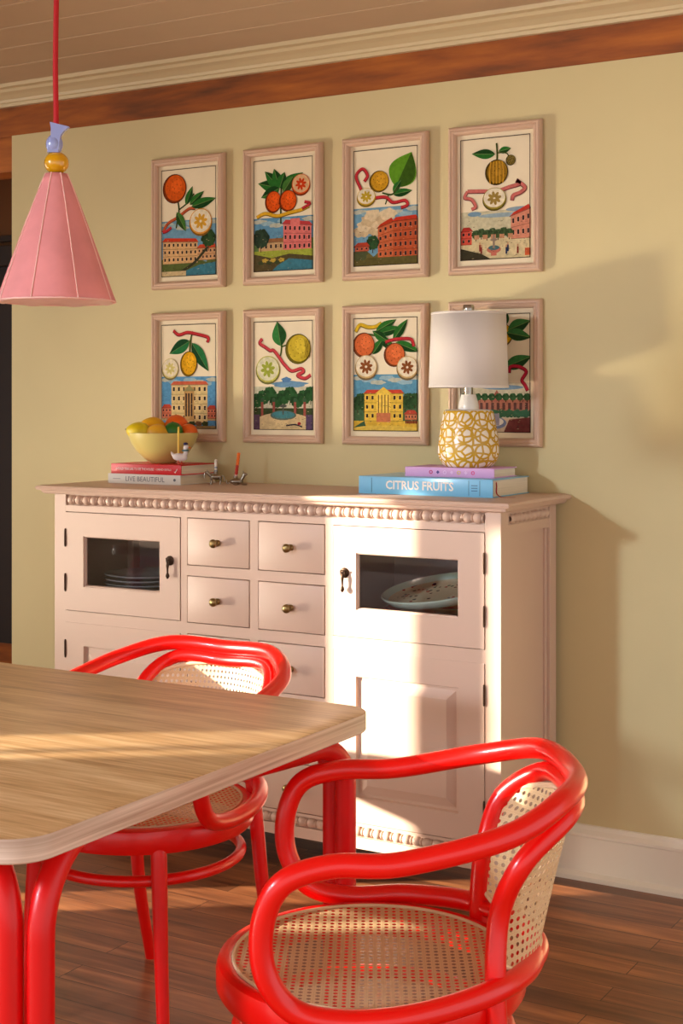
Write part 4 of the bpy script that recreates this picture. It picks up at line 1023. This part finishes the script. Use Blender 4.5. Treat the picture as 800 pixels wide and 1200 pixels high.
bm = NB(); lathe(bm, [(.1098, SZ0), (.1105, SZ0 + .002), (.1098, SZ0 + .006)], (LX, LY, 0), seg=72); obj('shade_trim', bm, M_linen, so_); bm = NB(); lathe(bm, [(.1030, SZ1 - .006), (.1037, SZ1 - .002), (.1026, SZ1)], (LX, LY, 0), seg=72); obj('shade_trim', bm, M_linen, so_)
bm = NB()
for q in range(3):
    a = 2 * PI * q / 3 + .4; tube(bm, [(LX, LY, SZ1 - .010), (LX + .102 * math.cos(a), LY + .102 * math.sin(a), SZ1 - .004)], .0018, seg=6)
lathe(bm, [(0, SZ1 - .012), (.010, SZ1 - .012), (.010, SZ1 - .002), (.0145, SZ1), (.0155, SZ1 + .004), (.0155, SZ1 + .018), (.0135, SZ1 + .0215), (0, SZ1 + .022)], (LX, LY, 0), seg=28); obj('finial', bm, M_steel, T)

# ------------------------------------------------------------------ fruit bowl
BX, BY = -2.756, -.132
bm = NB(); lathe(bm, [(0, 0), (.036, 0), (.040, .003), (.060, .016), (.083, .038), (.099, .062), (.108, .085), (.1105, .0945), (.1085, .0955), (.105, .085), (.095, .062), (.079, .040), (.056, .020), (.03, .008), (0, .006)], seg=64)
o = obj('fruit_bowl', bm, M_bowl, origin=(0, 0, 0)); o.location = (BX, BY, RT)
tag(o, 'pale olive yellow bowl of citrus fruit on the red book', 'bowl')
e1 = Vector((.8625, .506, 0)); e2 = Vector((-.506, .8625, 0))
def fruit(name, du, dv, z, r, c, label, lemon=0, group='citrus fruit in the bowl', axis=0):
    fm = mat('peel_' + name + str(c), c, .38, noise_amt=.10, nscale=25, bump=.5, bscale=220, sub=.05)
    def fn(d):
        s = 1 + .012 * noise.noise(d * 2 + Vector((du * 50, dv * 30, 0)))
        if lemon: s *= 1 + .22 * abs(d.x) ** 7
        return s
    bm = NB(); M = Matrix.Rotation(axis, 3, 'Z') @ Matrix.Rotation(.2, 3, 'Y')
    ellipsoid(bm, (0, 0, 0), (r * (1.12 if lemon else 1), r, r * .97), M, seg=28, fn=fn)
    p = Vector((BX, BY, 0)) + e1 * du + e2 * dv; p.z = z
    t = obj(name, bm, fm, origin=(0, 0, 0)); t.location = p
    tag(t, label, 'fruit', group)
    bm = NB(); q = (M @ Vector((-r * (1.34 if lemon else 0), 0, 0))) if lemon else Vector((0, -r * .1, r * .95))
    ellipsoid(bm, q, (.0035, .0035, .0025), seg=8); st = obj('stem', bm, mat('stem_brown', (110, 100, 50), .8), None); st.parent = t
    return t
R0_ = RT
fruit('lemon', -.069, -.030, R0_ + .0975, .0325, (222, 196, 20), 'yellow lemon at the left rim of the bowl', 1, axis=.5)
fruit('lemon', -.034, .030, R0_ + .112, .033, (236, 178, 20), 'deep yellow lemon highest at the back left of the bowl', 1, axis=.9)
fruit('lemon', -.010, -.048, R0_ + .093, .031, (226, 168, 36), 'golden lemon in the middle front of the bowl', 1, axis=.2)
fruit('orange', .037, .035, R0_ + .115, .037, (232, 96, 12), 'large orange at the back of the bowl above the lime', 0)
fruit('lime', .036, -.042, R0_ + .100, .030, (34, 104, 22), 'dark green lime right of centre in the bowl', 0)
fruit('mandarin', .078, .000, R0_ + .0945, .0295, (236, 104, 18), 'small orange mandarin at the right rim of the bowl', 0)
fruit('lime', .004, -.002, R0_ + .050, .033, (70, 120, 24), 'green lime low in the middle of the bowl under the lemons', 0)
for q, (a, c) in enumerate(((2.4, (226, 170, 30)), (.2, (232, 100, 16)), (4.4, (60, 116, 24)), (1.3, (236, 104, 18)))): pass

# ------------------------------------------------------------------ small candle holders
DXp, DYp = -2.640, -.202
T = thing('duck_candle_holder', 'small white duck figurine candle holder with navy cap on the red book', 'figurine', (DXp, DYp, RT))
def W(u, v, z): return Vector((DXp, DYp, RT)) + e1 * u + e2 * v + Vector((0, 0, z))
rot = Matrix(((.8625, -.506, 0), (.506, .8625, 0), (0, 0, 1)))
M_duck = mat('duck_white', (226, 216, 214), .35, noise_amt=.05, nscale=60)
bm = NB(); ellipsoid(bm, W(0, 0, .023), (.023, .012, .0125), rot @ Matrix.Rotation(.12, 3, 'Y'), seg=20)
tube(bm, spline([W(-.014, 0, .026), W(-.022, 0, .032), W(-.026, 0, .040)], 4), [.008, .007, .006, .005, .0045, .004, .003, .002, .001], seg=10)
tube(bm, spline([W(.012, 0, .026), W(.018, 0, .036), W(.016, 0, .046), W(.018, 0, .052)], 4), [.0095, .009, .008, .007, .0065, .006, .0055, .0055, .0055, .006, .006, .006, .005], seg=12)
ellipsoid(bm, W(.019, 0, .054), (.0085, .007, .0075), rot, seg=14); obj('body', bm, M_duck, T)
bm = NB(); tube(bm, [W(.025, 0, .053), W(.034, 0, .051)], [.0035, .0015], seg=8); obj('beak', bm, mat('beak_orange', (220, 110, 30), .4), T)
bm = NB(); ellipsoid(bm, W(.018, 0, .0635), (.0075, .0065, .0045), rot, seg=12); obj('cap', bm, mat('navy', (34, 34, 80), .5), T)
bm = NB(); tube(bm, [W(.017 + .0085 * math.cos(a), .008 * math.sin(a), .0435) for a in [2 * PI * q / 16 for q in range(16)]], .0024, seg=8, closed=True); obj('collar', bm, mat('collar_teal', (60, 110, 120), .5), T)
bm = NB()
for sx in (-.004, .005): tube(bm, [W(sx, -.003 + sx, .014), W(sx, -.003 + sx, .003)], .002, seg=8); ellipsoid(bm, W(sx + .003, -.003 + sx, .0028), (.006, .004, .0028), rot, seg=10)
obj('feet', bm, mat('feet_red', (200, 70, 40), .5), T)
bm = NB(); lathe(bm, [(0, 0), (.0032, 0), (.0030, .080), (.001, .083), (0, .083)], W(-.004, 0, .033), seg=12)
o = obj('candle', bm, mat('yellow_wax', (226, 190, 70), .5, sub=.2), origin=W(-.004, 0, .033)); tag(o, 'thin yellow candle standing in the duck figurine', 'candle')

def animal(name, label, x, y, s, kind, heading=0):
    T = thing(name, label, 'figurine', (x, y, TOPZ)); rm = Matrix.Rotation(heading, 3, 'Z') @ rot
    def A(u, v, z): return Vector((x, y, TOPZ)) + rm @ Vector((u * s, v * s, 0)) + Vector((0, 0, z * s))
    bm = NB()
    if kind == 'standing':
        ellipsoid(bm, A(0, 0, .024), (.020 * s, .0085 * s, .009 * s), rm, seg=18)
        for u in (-.015, .014):
            for v in (-.005, .005): tube(bm, spline([A(u, v, .022), A(u + .002, v, .012), A(u - .001, v, .0)], 4), [.0045 * s] * 3 + [.003 * s] * 5 + [.0034 * s], seg=8)
        tube(bm, spline([A(-.016, 0, .027), A(-.024, 0, .034), A(-.027, 0, .037)], 3), .0055 * s, seg=10); ellipsoid(bm, A(-.028, 0, .0375), (.0075 * s, .005 * s, .0055 * s), rm, seg=12)
        tube(bm, spline([A(-.034, 0, .036), A(-.038, 0, .028), A(-.036, 0, .020)], 3), .0020 * s, seg=8)
        for v in (-.004, .004): tube(bm, [A(-.027, v, .041), A(-.029, v * 1.3, .047)], [.0016 * s, .0004], seg=6)
        tube(bm, spline([A(.019, 0, .028), A(.026, 0, .024), A(.027, 0, .012)], 3), .0013 * s, seg=6)
    else:
        ellipsoid(bm, A(0, 0, .011), (.022 * s, .010 * s, .010 * s), rm, seg=18)
        tube(bm, spline([A(.014, 0, .014), A(.022, 0, .026), A(.025, 0, .034)], 3), .005 * s, seg=10); ellipsoid(bm, A(.028, 0, .034), (.008 * s, .005 * s, .005 * s), rm, seg=12)
        for v in (-.004, .004): tube(bm, [A(.024, v, .036), A(.021, v * 1.2, .045)], [.0018 * s, .0005], seg=6)
        for v in (-.009, .009): tube(bm, spline([A(.012, v, .008), A(.022, v, .003), A(.034, v, .0028)], 3), .0028 * s, seg=8); tube(bm, spline([A(-.012, v, .008), A(-.004, v * 1.2, .003), A(.004, v * 1.2, .0028)], 3), .003 * s, seg=8)
        tube(bm, spline([A(-.020, 0, .008), A(-.030, 0, .005), A(-.032, 0, .016)], 3), .0015 * s, seg=6)
    obj('body', bm, M_silver, T)
    bm = NB(); zt = .031 if kind == 'standing' else .019; c = A(0 if kind == 'standing' else -.002, 0, zt)
    lathe(bm, [(0, 0), (.0055, 0), (.0065, .004), (.0065, .010), (.0048, .010), (.0048, .004), (0, .004)], c, seg=16); obj('cup', bm, M_silver, T)
    return c
c = animal('animal_candle_holder', 'standing silver animal candle holder with short striped candle beside the books', -2.566, -.118, .95, 'standing')
bm = NB(); 
for q in range(7): lathe(bm, [(0, 0), (.0045, 0), (.0048, .0025), (.0045, .005), (0, .005)], c + Vector((0, 0, .0045 + q * .005)), seg=14, mi=q % 2 * (1 if q < 5 else 0))
ellipsoid(bm, c + Vector((0, 0, .043)), (.005, .005, .005), seg=10)
o = obj('candle', bm, [mat('white_wax', (232, 222, 205), .5), mat('grey_wax', (150, 160, 170), .5)], origin=c + Vector((0, 0, .0045))); tag(o, 'short white and grey striped candle on the standing silver animal', 'candle')
c = animal('animal_candle_holder', 'crouching silver animal candle holder with tall orange candle, right of the standing one', -2.490, -.118, .95, 'lying')
bm = NB(); ax_ = Vector((.12, .05, 1)).normalized(); base = c + Vector((0, 0, .0045))
for q in range(8):
    p = base + ax_ * (q * .0095); tube(bm, [p, p + ax_ * .0025, p + ax_ * .007, p + ax_ * .0095], [.0042, .0052, .0052, .0042], seg=12, mi=0 if q > 3 else (1 if q > 0 else 2))
o = obj('candle', bm, [mat('orange_wax', (232, 110, 20), .45), mat('red_wax', (190, 40, 20), .45), mat('pink_wax', (226, 160, 150), .45)], origin=base); tag(o, 'tall orange and red twisted candle on the crouching silver animal', 'candle')
